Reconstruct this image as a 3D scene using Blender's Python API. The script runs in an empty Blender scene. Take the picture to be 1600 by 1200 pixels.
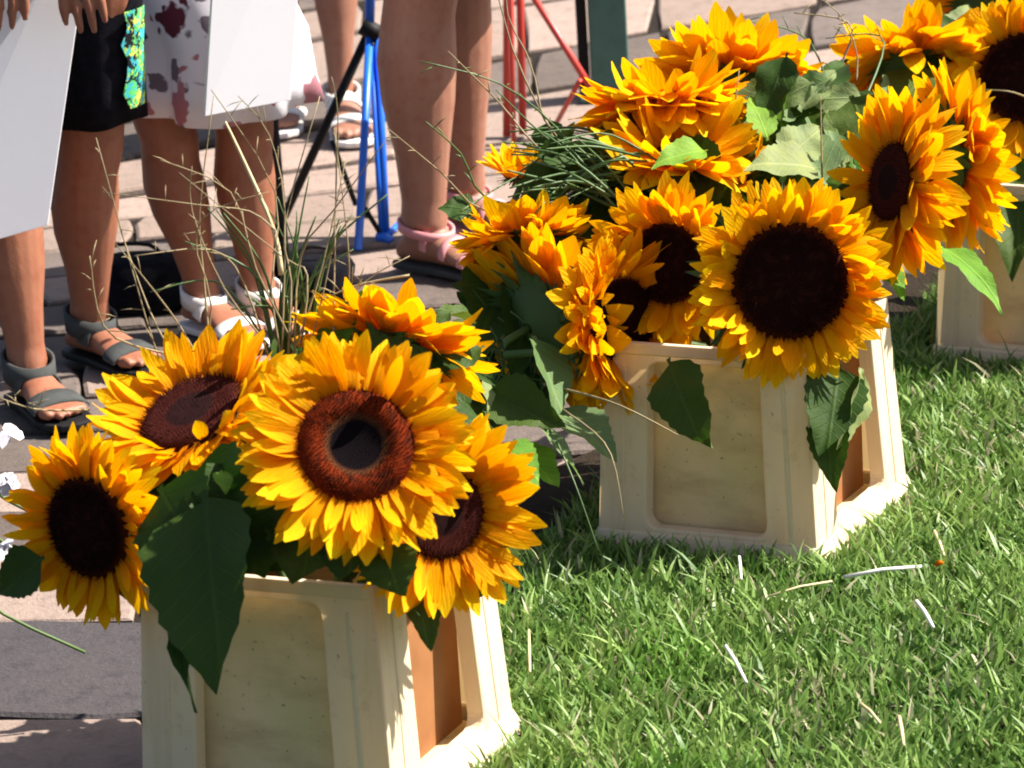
import bpy, bmesh, math, random
import numpy as np
from mathutils import Vector, Matrix, noise

random.seed(7)
PI = math.pi
rad = math.radians
SC = bpy.context.scene
C = SC.collection

# ------------------------------------------------------------------ camera, sky, sun, exposure
F = 6000.0                      # focal length in pixels of a 1600 px wide frame
PITCH = math.atan(1700 / F)
ROLL = rad(-3.5)
CAM = Vector((0, 0, 1.617))
cd = bpy.data.cameras.new('camera')
cd.sensor_width = 36
cd.lens = F / 1600 * 36
cd.clip_start = 0.1
cd.clip_end = 500
cam = bpy.data.objects.new('camera', cd)
C.objects.link(cam)
cam.location = CAM
cam.rotation_euler = (Matrix.Rotation(PI / 2 - PITCH, 3, 'X') @ Matrix.Rotation(ROLL, 3, 'Z')).to_euler()
SC.camera = cam
cd.dof.use_dof = True
cd.dof.focus_distance = 4.9
cd.dof.aperture_fstop = 13

SUN_EL = rad(49)
SUN_AZ = rad(9)                 # angle of the sun from +X towards +Y
w = bpy.data.worlds.new('World')
SC.world = w
w.use_nodes = True
nt = w.node_tree
nt.nodes.clear()
bg = nt.nodes.new('ShaderNodeBackground')
sky = nt.nodes.new('ShaderNodeTexSky')
sky.sky_type = 'NISHITA'
sky.sun_disc = False
sky.sun_elevation = SUN_EL
sky.sun_rotation = PI / 2 - SUN_AZ
sky.air_density = 1.0
sky.dust_density = 2.5
sky.ozone_density = 0.3
bg.inputs['Strength'].default_value = 0.06
wo = nt.nodes.new('ShaderNodeOutputWorld')
nt.links.new(sky.outputs[0], bg.inputs[0])
nt.links.new(bg.outputs[0], wo.inputs[0])
sd = bpy.data.lights.new('sun', 'SUN')
sd.energy = 5.0
sd.angle = rad(0.5)
sd.color = (1.0, 0.94, 0.85)
sun = bpy.data.objects.new('sun', sd)
C.objects.link(sun)
SUNDIR = Vector((math.cos(SUN_EL) * math.cos(SUN_AZ), math.cos(SUN_EL) * math.sin(SUN_AZ), math.sin(SUN_EL)))
sun.rotation_euler = SUNDIR.to_track_quat('Z', 'Y').to_euler()
sun.location = (3, 5, 6)

SC.view_settings.view_transform = 'Standard'
SC.view_settings.look = 'None'
SC.view_settings.exposure = 1.38
SC.view_settings.gamma = 1
SC.view_settings.use_curve_mapping = False
SC.render.engine = 'CYCLES'
SC.cycles.filter_width = 1.9
SC.cycles.max_bounces = 8
SC.cycles.use_denoising = True

# ------------------------------------------------------------------ helpers
CR = cam.rotation_euler.to_matrix()
KS = math.cos(PITCH) / CAM.z


def pt(px, py, z):
    return CAM + CR @ Vector(((px - 800) / F * z, (600 - py) / F * z, -z))


def gz(py, px=800):             # depth along the optical axis of the ground seen at that pixel
    d = CR @ Vector(((px - 800) / F, (600 - py) / F, -1))
    return CAM.z / -d.z


def ground(px, py, h=0.0):
    d = CR @ Vector(((px - 800) / F, (600 - py) / F, -1))
    return CAM + d * ((CAM.z - h) / -d.z)


def camdir(x, y, z):            # x right, y up, z towards the camera
    return (CR @ Vector((x, y, z))).normalized()


def tag(o, label=None, cat=None, group=None, kind=None):
    if label: o['label'] = label
    if cat: o['category'] = cat
    if group: o['group'] = group
    if kind: o['kind'] = kind
    return o


def link(name, data, parent=None, mw=None):
    o = bpy.data.objects.new(name, data)
    C.objects.link(o)
    if parent is not None:
        o.parent = parent
        m = mw if mw is not None else Matrix.Identity(4)
        o.matrix_basis = parent_world[parent.name].inverted() @ m
        parent_world[o.name] = m.copy()
    else:
        if mw is not None: o.matrix_basis = mw
        parent_world[o.name] = (mw.copy() if mw is not None else Matrix.Identity(4))
    return o


parent_world = {}


def empty(name, loc, label, cat, group=None):
    o = link(name, None, None, Matrix.Translation(loc))
    o.empty_display_size = 0.05
    return tag(o, label, cat, group)


def mesh(name, verts, faces, mat, smooth=True):
    me = bpy.data.meshes.new(name)
    me.from_pydata([tuple(v) for v in verts], [], faces)
    if smooth: me.polygons.foreach_set('use_smooth', [True] * len(me.polygons))
    if mat: me.materials.append(mat)
    me.update()
    return me


def bm_mesh(name, bm, mat, smooth=True):
    bmesh.ops.recalc_face_normals(bm, faces=bm.faces)
    me = bpy.data.meshes.new(name)
    bm.to_mesh(me)
    bm.free()
    if smooth: me.polygons.foreach_set('use_smooth', [True] * len(me.polygons))
    if mat: me.materials.append(mat)
    return me


def bevel(o, wd, seg=2):
    m = o.modifiers.new('bevel', 'BEVEL')
    m.width = wd
    m.segments = seg
    m.limit_method = 'ANGLE'
    m.angle_limit = rad(35)
    return o


def frame(origin, zdir, ydir):
    z = zdir.normalized()
    x = ydir.cross(z)
    if x.length < 1e-5: x = Vector((1, 0, 0))
    x.normalize()
    y = z.cross(x)
    m = Matrix((x, y, z)).transposed().to_4x4()
    m.translation = origin
    return m


def tube(bm, pts, radii, seg=8, closed=True):
    rings = []
    n = len(pts)
    up = Vector((0.13, 0.31, 0.94))
    for i, p in enumerate(pts):
        a = pts[max(0, i - 1)]
        b = pts[min(n - 1, i + 1)]
        t = (Vector(b) - Vector(a)).normalized()
        x = t.cross(up)
        if x.length < .1: x = t.cross(Vector((1, 0, 0)))
        x.normalize()
        y = t.cross(x)
        r = radii[i] if isinstance(radii, (list, tuple)) else radii
        rings.append([bm.verts.new(Vector(p) + x * r * math.cos(k * 2 * PI / seg) + y * r * math.sin(k * 2 * PI / seg)) for k in range(seg)])
    for i in range(n - 1):
        for k in range(seg):
            bm.faces.new((rings[i][k], rings[i][(k + 1) % seg], rings[i + 1][(k + 1) % seg], rings[i + 1][k]))
    if closed:
        bm.faces.new(rings[0][::-1])
        bm.faces.new(rings[-1])


def loft(bm, rings, seg=20, caps=True):
    R = []
    for c, ax, ay in rings:
        R.append([bm.verts.new(c + ax * math.cos(k * 2 * PI / seg) + ay * math.sin(k * 2 * PI / seg)) for k in range(seg)])
    for i in range(len(R) - 1):
        for k in range(seg):
            bm.faces.new((R[i][k], R[i][(k + 1) % seg], R[i + 1][(k + 1) % seg], R[i + 1][k]))
    if caps:
        bm.faces.new(R[0][::-1])
        bm.faces.new(R[-1])
    return R


def box(bm, M, sx, sy, sz):
    vs = [bm.verts.new(M @ Vector((x * sx / 2, y * sy / 2, z * sz / 2))) for x, y, z in
          [(-1, -1, -1), (1, -1, -1), (1, 1, -1), (-1, 1, -1), (-1, -1, 1), (1, -1, 1), (1, 1, 1), (-1, 1, 1)]]
    for f in [(0, 3, 2, 1), (4, 5, 6, 7), (0, 1, 5, 4), (1, 2, 6, 5), (2, 3, 7, 6), (3, 0, 4, 7)]:
        bm.faces.new([vs[i] for i in f])


def smoothpts(P, n):
    P = [Vector(p) for p in P]
    if len(P) == 2: P = [P[0], (P[0] + P[1]) / 2, P[1]]
    out = []
    k = len(P)
    for i in range(n):
        t = i / (n - 1) * (k - 1)
        a = min(int(t), k - 2)
        u = t - a
        p0 = P[max(a - 1, 0)]; p1 = P[a]; p2 = P[a + 1]; p3 = P[min(a + 2, k - 1)]
        out.append(0.5 * ((2 * p1) + (p2 - p0) * u + (2 * p0 - 5 * p1 + 4 * p2 - p3) * u * u + (3 * p1 - p0 - 3 * p2 + p3) * u ** 3))
    return out


# ------------------------------------------------------------------ materials
class NT:
    def __init__(s, name):
        s.m = bpy.data.materials.new(name)
        s.m.use_nodes = True
        s.t = s.m.node_tree
        s.t.nodes.clear()
        s.out = s.t.nodes.new('ShaderNodeOutputMaterial')

    def n(s, typ, **kw):
        nd = s.t.nodes.new(typ)
        ins = kw.pop('ins', {})
        for k, v in kw.items(): setattr(nd, k, v)
        for k, v in ins.items(): s.put(nd.inputs[k], v)
        return nd

    def put(s, sock, v):
        if isinstance(v, bpy.types.NodeSocket):
            s.t.links.new(v, sock)
        else:
            if isinstance(v, (tuple, list)) and len(v) == 3 and sock.type == 'RGBA': v = (*v, 1)
            sock.default_value = v

    def coord(s, kind='Object', scale=(1, 1, 1)):
        tc = s.n('ShaderNodeTexCoord')
        mp = s.n('ShaderNodeMapping', ins={'Vector': tc.outputs[kind], 'Scale': scale})
        return mp.outputs[0]

    def noise(s, vec, scale, detail=4, rough=.55):
        return s.n('ShaderNodeTexNoise', ins={'Vector': vec, 'Scale': scale, 'Detail': detail, 'Roughness': rough})

    def ramp(s, fac, stops):
        r = s.n('ShaderNodeValToRGB', ins={'Fac': fac})
        e = r.color_ramp.elements
        while len(e) > 1: e.remove(e[-1])
        e[0].position = stops[0][0]; e[0].color = (*stops[0][1], 1)
        for p, c in stops[1:]:
            x = e.new(p); x.color = (*c, 1)
        return r.outputs[0]

    def mix(s, fac, a, b, mode='MIX'):
        m = s.n('ShaderNodeMix', data_type='RGBA', blend_type=mode)
        s.put(m.inputs[0], fac); s.put(m.inputs[6], a); s.put(m.inputs[7], b)
        return m.outputs[2]

    def bump(s, h, strength, dist=.002):
        return s.n('ShaderNodeBump', ins={'Height': h, 'Strength': strength, 'Distance': dist}).outputs[0]

    def bsdf(s, col, rough=.6, normal=None, spec=.4, **kw):
        b = s.n('ShaderNodeBsdfPrincipled', ins={'Base Color': col, 'Roughness': rough, 'Specular IOR Level': spec, **kw})
        if normal is not None: s.put(b.inputs['Normal'], normal)
        return b

    def done(s, sh):
        s.t.links.new(sh.outputs[0], s.out.inputs[0])
        return s.m

    def leafy(s, col, tcol, fac, rough, normal, spec=.35):
        b = s.bsdf(col, rough, normal, spec)
        t = s.n('ShaderNodeBsdfTranslucent', ins={'Color': tcol})
        if normal is not None: s.put(t.inputs['Normal'], normal)
        m = s.n('ShaderNodeMixShader', ins={0: fac})
        s.t.links.new(b.outputs[0], m.inputs[1])
        s.t.links.new(t.outputs[0], m.inputs[2])
        return s.done(m)


def mat_petal():
    s = NT('petal')
    tc = s.n('ShaderNodeTexCoord')
    sep = s.n('ShaderNodeSeparateXYZ', ins={0: tc.outputs['Object']})
    oi = s.n('ShaderNodeObjectInfo')
    g = s.ramp(sep.outputs[1], [(0, (.66, .20, .0)), (.22, (.88, .42, .0)), (.7, (.94, .55, .002)), (1, (.95, .62, .006))])
    v = s.ramp(oi.outputs['Random'], [(0, (1, .86, .8)), (.5, (1, 1.03, 1)), (1, (1, 1.16, 1.2))])
    c = s.mix(1.0, g, v, 'MULTIPLY')
    mp = s.n('ShaderNodeMapping', ins={'Vector': tc.outputs['Object'], 'Scale': (34, 2.0, 1)})
    nz = s.noise(mp.outputs[0], 1.0, 3)
    c2 = s.mix(nz.outputs[0], c, s.mix(1.0, c, (.90, .76, .5), 'MULTIPLY'))
    bp = s.bump(nz.outputs[0], .55, .004)
    return s.leafy(c2, s.mix(1.0, c2, (1, .86, .5), 'MULTIPLY'), .50, .65, bp, .08)


def mat_leaf(name, front, back, fac=.25):
    s = NT(name)
    tc = s.n('ShaderNodeTexCoord')
    oi = s.n('ShaderNodeObjectInfo')
    geo = s.n('ShaderNodeNewGeometry')
    sep = s.n('ShaderNodeSeparateXYZ', ins={0: tc.outputs['Object']})
    ax = s.n('ShaderNodeMath', operation='ABSOLUTE', ins={0: sep.outputs[0]})
    # side veins: a wave along y - |x|, and the midrib
    sub = s.n('ShaderNodeMath', operation='MULTIPLY_ADD', ins={0: ax.outputs[0], 1: -.9, 2: sep.outputs[1]})
    nw = s.noise(s.n('ShaderNodeMapping', ins={'Vector': tc.outputs['Object']}).outputs[0], 5, 2)
    sb = s.n('ShaderNodeMath', operation='MULTIPLY_ADD', ins={0: nw.outputs[0], 1: .05, 2: sub.outputs[0]})
    wv = s.n('ShaderNodeMath', operation='MULTIPLY', ins={0: sb.outputs[0], 1: 52.0})
    sn = s.n('ShaderNodeMath', operation='SINE', ins={0: wv.outputs[0]})
    vein = s.ramp(sn.outputs[0], [(.93, (0, 0, 0)), (1, (1, 1, 1))])
    mid = s.ramp(ax.outputs[0], [(0, (1, 1, 1)), (.022, (0, 0, 0))])
    vv = s.mix(1.0, vein, mid, 'LIGHTEN')
    nz = s.noise(tc.outputs['Object'], 7, 5)
    base = s.mix(geo.outputs['Backfacing'], front, back)
    rnd = s.ramp(oi.outputs['Random'], [(0, (.62, .75, .6)), (.5, (1, 1, 1)), (1, (1.5, 1.25, 1.1))])
    base = s.mix(1.0, base, rnd, 'MULTIPLY')
    base = s.mix(s.ramp(nz.outputs[0], [(.35, (0, 0, 0)), (.7, (.5, .5, .5))]), base, s.mix(1.0, base, (1.35, 1.2, .7), 'MULTIPLY'))
    col = s.mix(s.mix(1.0, vv, (.32, .32, .32), 'MULTIPLY'), base, s.mix(1.0, base, (2.4, 2.0, 2.2), 'MULTIPLY'))
    bp = s.bump(s.mix(.7, vv, nz.outputs[0]), .6, .004)
    return s.leafy(col, s.mix(1.0, col, (1.1, 1.5, .5), 'MULTIPLY'), fac, .6, bp, .16)


def mat_disc():
    s = NT('disc')
    at = s.n('ShaderNodeAttribute', attribute_name='col')
    nz = s.noise(s.coord('Object', (1, 1, 1)), 90, 3)
    c = s.mix(s.ramp(nz.outputs[0], [(.3, (0, 0, 0)), (.7, (.6, .6, .6))]), at.outputs[0], s.mix(1.0, at.outputs[0], (.45, .4, .4), 'MULTIPLY'))
    return s.done(s.bsdf(c, .95, None, .03))


def mat_simple(name, col, rough=.6, spec=.4, nscale=30, namt=.25, bumps=.3, bdist=.001, tint=(.7, .65, .6), metallic=0):
    s = NT(name)
    co = s.coord()
    nz = s.noise(co, nscale, 6)
    c = s.mix(s.ramp(nz.outputs[0], [(.35, (0, 0, 0)), (.75, (namt * 2,) * 3)]), col, s.mix(1.0, col, tint, 'MULTIPLY'))
    n2 = s.noise(co, nscale * 6, 3)
    b = s.bsdf(c, rough, s.bump(n2.outputs[0], bumps, bdist), spec, Metallic=metallic)
    return s.done(b)


def mat_plastic():
    s = NT('cream_plastic')
    co = s.coord()
    n1 = s.noise(co, 6, 5)
    n2 = s.noise(s.coord('Object', (30, 30, 3)), 1.0, 4)
    n3 = s.noise(co, 160, 3)
    base = (.85, .72, .52)
    c = s.mix(s.ramp(n1.outputs[0], [(.4, (0, 0, 0)), (.75, (.7, .7, .7))]), base, (.74, .60, .40))
    c = s.mix(s.ramp(n2.outputs[0], [(.50, (0, 0, 0)), (.72, (.65, .65, .65))]), c, (.62, .44, .26))
    n6 = s.noise(co, 13, 7, .7)
    c = s.mix(s.ramp(n6.outputs[0], [(.58, (0, 0, 0)), (.70, (.6, .6, .6))]), c, (.52, .40, .23))
    c = s.mix(s.ramp(n3.outputs[0], [(.69, (0, 0, 0)), (.76, (.8, .8, .8))]), c, (.2, .15, .09))
    b = s.bsdf(c, s.n('ShaderNodeMath', operation='MULTIPLY_ADD', ins={0: n1.outputs[0], 1: .3, 2: .35}).outputs[0],
               s.bump(n2.outputs[0], .15, .001), .4)
    b.inputs['Subsurface Weight'].default_value = 0.0
    t = s.n('ShaderNodeBsdfTranslucent', ins={'Color': (.88, .62, .30, 1)})
    m = s.n('ShaderNodeMixShader', ins={0: .22})
    s.t.links.new(b.outputs[0], m.inputs[1]); s.t.links.new(t.outputs[0], m.inputs[2])
    return s.done(m)


def mat_liner():
    s = NT('tan_inner_plastic')
    co = s.coord()
    n1 = s.noise(co, 9, 5)
    n3 = s.noise(co, 120, 3)
    n5 = s.noise(s.coord('Object', (9, 9, 22)), 1.0, 6, .65)
    c = s.mix(s.ramp(n1.outputs[0], [(.35, (0, 0, 0)), (.65, (1, 1, 1))]), (.92, .70, .42), (.74, .60, .32))
    c = s.mix(s.ramp(n5.outputs[0], [(.5, (0, 0, 0)), (.7, (.7, .7, .7))]), c, (.58, .40, .22))
    c = s.mix(s.ramp(n3.outputs[0], [(.66, (0, 0, 0)), (.74, (.7, .7, .7))]), c, (.12, .09, .05))
    b = s.bsdf(c, .55, None, .3)
    t = s.n('ShaderNodeBsdfTranslucent', ins={'Color': (.85, .62, .36, 1)})
    m = s.n('ShaderNodeMixShader', ins={0: .16})
    s.t.links.new(b.outputs[0], m.inputs[1]); s.t.links.new(t.outputs[0], m.inputs[2])
    return s.done(m)


def mat_skin(name, col):
    s = NT(name)
    co = s.coord()
    n1 = s.noise(co, 14, 5)
    n2 = s.noise(co, 350, 3)
    c = s.mix(n1.outputs[0], s.mix(1.0, (*col,), (1.15, 1.1, 1.05), 'MULTIPLY'), s.mix(1.0, (*col,), (.82, .72, .68), 'MULTIPLY'))
    n3 = s.noise(co, 45, 6, .65)
    n4 = s.noise(co, 220, 2)
    c = s.mix(s.ramp(n3.outputs[0], [(.48, (0, 0, 0)), (.68, (.55, .55, .55))]), c, s.mix(1.0, c, (.82, .56, .52), 'MULTIPLY'))
    c = s.mix(s.ramp(n4.outputs[0], [(.70, (0, 0, 0)), (.76, (.6, .6, .6))]), c, s.mix(1.0, c, (.6, .42, .35), 'MULTIPLY'))
    b = s.bsdf(c, .5, s.bump(s.mix(.5, n2.outputs[0], n3.outputs[0]), .45, .002), .4)
    b.inputs['Subsurface Weight'].default_value = .15
    b.inputs['Subsurface Radius'].default_value = (.02, .008, .004)
    b.inputs['Subsurface Scale'].default_value = .4
    return s.done(b)


def mat_slab(name, c1, c2, dark):
    s = NT(name)
    tc = s.n('ShaderNodeTexCoord')
    oi = s.n('ShaderNodeObjectInfo')
    add = s.n('ShaderNodeVectorMath', operation='MULTIPLY_ADD')
    s.put(add.inputs[0], oi.outputs['Random']); s.put(add.inputs[1], (37, 91, 13)); s.put(add.inputs[2], tc.outputs['Object'])
    v = add.outputs[0]
    n1 = s.noise(v, 4, 8, .65)
    n2 = s.noise(v, 28, 6, .7)
    n3 = s.noise(v, 130, 4, .7)
    mu = s.n('ShaderNodeTexVoronoi', feature='DISTANCE_TO_EDGE', ins={'Vector': v, 'Scale': 7.0})
    c = s.mix(s.ramp(n1.outputs[0], [(.3, (0, 0, 0)), (.7, (1, 1, 1))]), c1, c2)
    c = s.mix(s.ramp(n2.outputs[0], [(.5, (0, 0, 0)), (.72, (.8, .8, .8))]), c, dark)
    c = s.mix(s.ramp(n3.outputs[0], [(.55, (0, 0, 0)), (.75, (.5, .5, .5))]), c, s.mix(1.0, c, (1.5, 1.5, 1.5), 'MULTIPLY'))
    rr = s.ramp(oi.outputs['Random'], [(0, (.78, .76, .74)), (1, (1.12, 1.1, 1.1))])
    c = s.mix(1.0, c, rr, 'MULTIPLY')
    h = s.mix(.5, n2.outputs[0], n3.outputs[0])
    return s.done(s.bsdf(c, .85, s.bump(h, .9, .006), .2))


def mat_attr(name, rough=.5, trans=.3, spec=.35):
    s = NT(name)
    at = s.n('ShaderNodeAttribute', attribute_name='col')
    b = s.bsdf(at.outputs[0], rough, None, spec)
    t = s.n('ShaderNodeBsdfTranslucent', ins={'Color': at.outputs[0]})
    m = s.n('ShaderNodeMixShader', ins={0: trans})
    s.t.links.new(b.outputs[0], m.inputs[1]); s.t.links.new(t.outputs[0], m.inputs[2])
    return s.done(m)


def mat_floral(name, ground_col, cols, scale, thr):
    s = NT(name)
    co = s.coord()
    nz = s.noise(co, scale * 1.5, 3)
    dv = s.n('ShaderNodeVectorMath', operation='MULTIPLY_ADD')
    s.put(dv.inputs[0], nz.outputs[1]); s.put(dv.inputs[1], (.05, .05, .05)); s.put(dv.inputs[2], co)
    c = ground_col
    for i, col in enumerate(cols):
        n = s.noise(s.n('ShaderNodeMapping', ins={'Vector': dv.outputs[0], 'Location': (i * 7.3, i * 3.1, i * 1.7)}).outputs[0], scale, 2)
        c = s.mix(s.ramp(n.outputs[0], [(thr, (0, 0, 0)), (thr + .02, (1, 1, 1))]), c, col)
    wn = s.noise(co, 400, 2)
    return s.done(s.bsdf(c, .8, s.bump(wn.outputs[0], .2, .001), .2))


M = {}
M['petal'] = mat_petal()
M['leaf'] = mat_leaf('leaf_green', (.036, .070, .012), (.13, .19, .08), .14)
M['leaf_pale'] = mat_leaf('leaf_pale', (.15, .22, .11), (.20, .265, .16), .3)
M['leaf_lime'] = mat_leaf('leaf_lime', (.14, .30, .045), (.20, .33, .08), .4)
M['disc'] = mat_disc()
M['calyx'] = mat_simple('calyx', (.055, .11, .03), .6, .3, 60, .3, .3)
M['stem'] = mat_simple('stem', (.10, .17, .05), .6, .3, 60, .3, .3)
M['plastic'] = mat_plastic()
M['liner'] = mat_liner()
M['liner_shaded'] = mat_simple('shaded_inner_plastic', (.32, .14, .055), .7, .2, 9, .5, .1, .001, (.6, .55, .5))  # inner plastic browned to paint the shade of the deep side recesses
M['soil'] = mat_simple('soil', (.045, .032, .022), .95, .1, 50, .5, 1, .01)
M['joint'] = mat_simple('joint_dirt', (.035, .028, .024), .95, .1, 50, .5, 1, .01)
M['slab_pink'] = mat_slab('slab_pink', (.30, .225, .19), (.25, .195, .165), (.16, .12, .10))
M['slab_grey'] = mat_slab('slab_grey', (.15, .12, .105), (.11, .088, .078), (.06, .05, .045))
M['slab_slate'] = mat_slab('slab_slate', (.070, .062, .066), (.055, .05, .055), (.032, .03, .033))
M['grass'] = mat_attr('grass_blades', .45, .35)
M['straw'] = mat_simple('straw', (.62, .52, .30), .6, .3, 60, .3, .3)
M['stalk'] = mat_simple('dry_stalk', (.30, .24, .13), .6, .3, 40, .4, .3)
M['blade'] = mat_simple('green_blade', (.075, .145, .04), .5, .4, 40, .3, .3)
M['skin_a'] = mat_skin('skin_tan', (.29, .125, .073))
M['skin_b'] = mat_skin('skin_light', (.31, .16, .11))
M['denim'] = mat_simple('black_denim', (.006, .006, .008), .95, .05, 60, .5, .5, .002, (2, 2, 2.3))
M['black'] = mat_simple('black_plastic', (.008, .008, .009), .6, .2, 60, .2, .2)
M['strap'] = mat_simple('grey_strap', (.05, .055, .055), .8, .3, 90, .4, .6)
M['white_leather'] = mat_simple('white_leather', (.74, .73, .70), .5, .4, 60, .2, .2)
M['pink_leather'] = mat_simple('pink_leather', (.62, .26, .27), .5, .4, 60, .2, .2)
M['board'] = mat_simple('white_board', (.82, .82, .86), .7, .3, 12, .08, .1, .001, (.93, .93, .95))
M['blue'] = mat_simple('blue_paint', (.012, .15, .78), .35, .5, 20, .15, .1)
M['red'] = mat_simple('red_paint', (.50, .045, .03), .4, .5, 20, .25, .1)
M['green'] = mat_simple('green_paint', (.05, .13, .11), .6, .4, 25, .35, .3)
M['white_shirt'] = mat_simple('shirt', (.5, .5, .55), .8, .2, 30, .2, .3)
M['hair'] = mat_simple('hair', (.05, .03, .02), .7, .3, 80, .4, .5)
M['floral'] = mat_floral('floral_skirt', (.72, .71, .76, 1), [(.16, .13, .16), (.10, .02, .035), (.40, .17, .20)], 14, .62)
M['print'] = mat_floral('shorts_print', (.10, .55, .13, 1), [(.6, .7, .12), (.05, .45, .55), (.008, .008, .01)], 50, .52)
M['white_flower'] = mat_simple('white_flower', (.72, .68, .72), .7, .3, 60, .2, .3)

# ------------------------------------------------------------------ setting: ground
E0 = ground(150, 1290)          # the lawn's edge runs behind the row of buckets
E1 = ground(1452, 490)
Edir = (E1 - E0).normalized()
Enor = Vector((Edir.y, -Edir.x, 0))   # points into the lawn


def inlawn(p):
    return (p - E0).dot(Enor)


def wob(t):
    return .012 * math.sin(t * 9.1) + .008 * math.sin(t * 23.7 + 1)


g = mesh('ground', [(-40, -20, -.035), (60, -20, -.035), (60, 120, -.035), (-40, 120, -.035)], [(0, 1, 2, 3)], M['joint'])
tag(link('ground', g), kind='structure')

# lawn: soil sheet
vs = []
nseg = 120
for i in range(nseg + 1):
    t = -8 + 24 * i / nseg
    p = E0 + Edir * t + Enor * wob(t)
    q = E0 + Edir * t + Enor * 14
    vs += [(p.x, p.y, -.03), (p.x, p.y, .004), (q.x, q.y, .004)]
fs = []
for i in range(nseg):
    a = i * 3
    fs += [(a, a + 3, a + 4, a + 1), (a + 1, a + 4, a + 5, a + 2)]
lawn = link('lawn', mesh('lawn', vs, fs, M['soil'], False))
tag(lawn, kind='structure')

# bare soil strip between paving and turf
vs, fs = [], []
for i in range(61):
    t = .42 + 9 * i / 60
    wd_ = .17 + .03 * math.sin(t * 7) + .015 * math.sin(t * 19)
    a = E0 + Edir * t + Enor * .03
    b = E0 + Edir * t - Enor * wd_ * min(1, (t - .40) * 6)
    vs += [(a.x, a.y, .009), (a.x * .5 + b.x * .5, a.y * .5 + b.y * .5, .014), (b.x, b.y, .001)]
for i in range(60):
    q = i * 3
    fs += [(q, q + 3, q + 4, q + 1), (q + 1, q + 4, q + 5, q + 2)]
tag(link('soil_strip', mesh('soil_strip', vs, fs, M['soil'])), kind='structure')

# lawn: blades, real geometry
BUCK = []                       # filled later for exclusion (centre, yaw)
YAW = rad(-27)
U = Vector((math.cos(YAW), math.sin(YAW), 0))
V = Vector((-math.sin(YAW), math.cos(YAW), 0))
HB, LB, HT, LT, BH = .158, .168, .144, .150, .285
corners = [ground(222, 1268), ground(934, 858), ground(1466, 572)]
centres = [c + U * HB + V * LB for c in corners]


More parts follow.
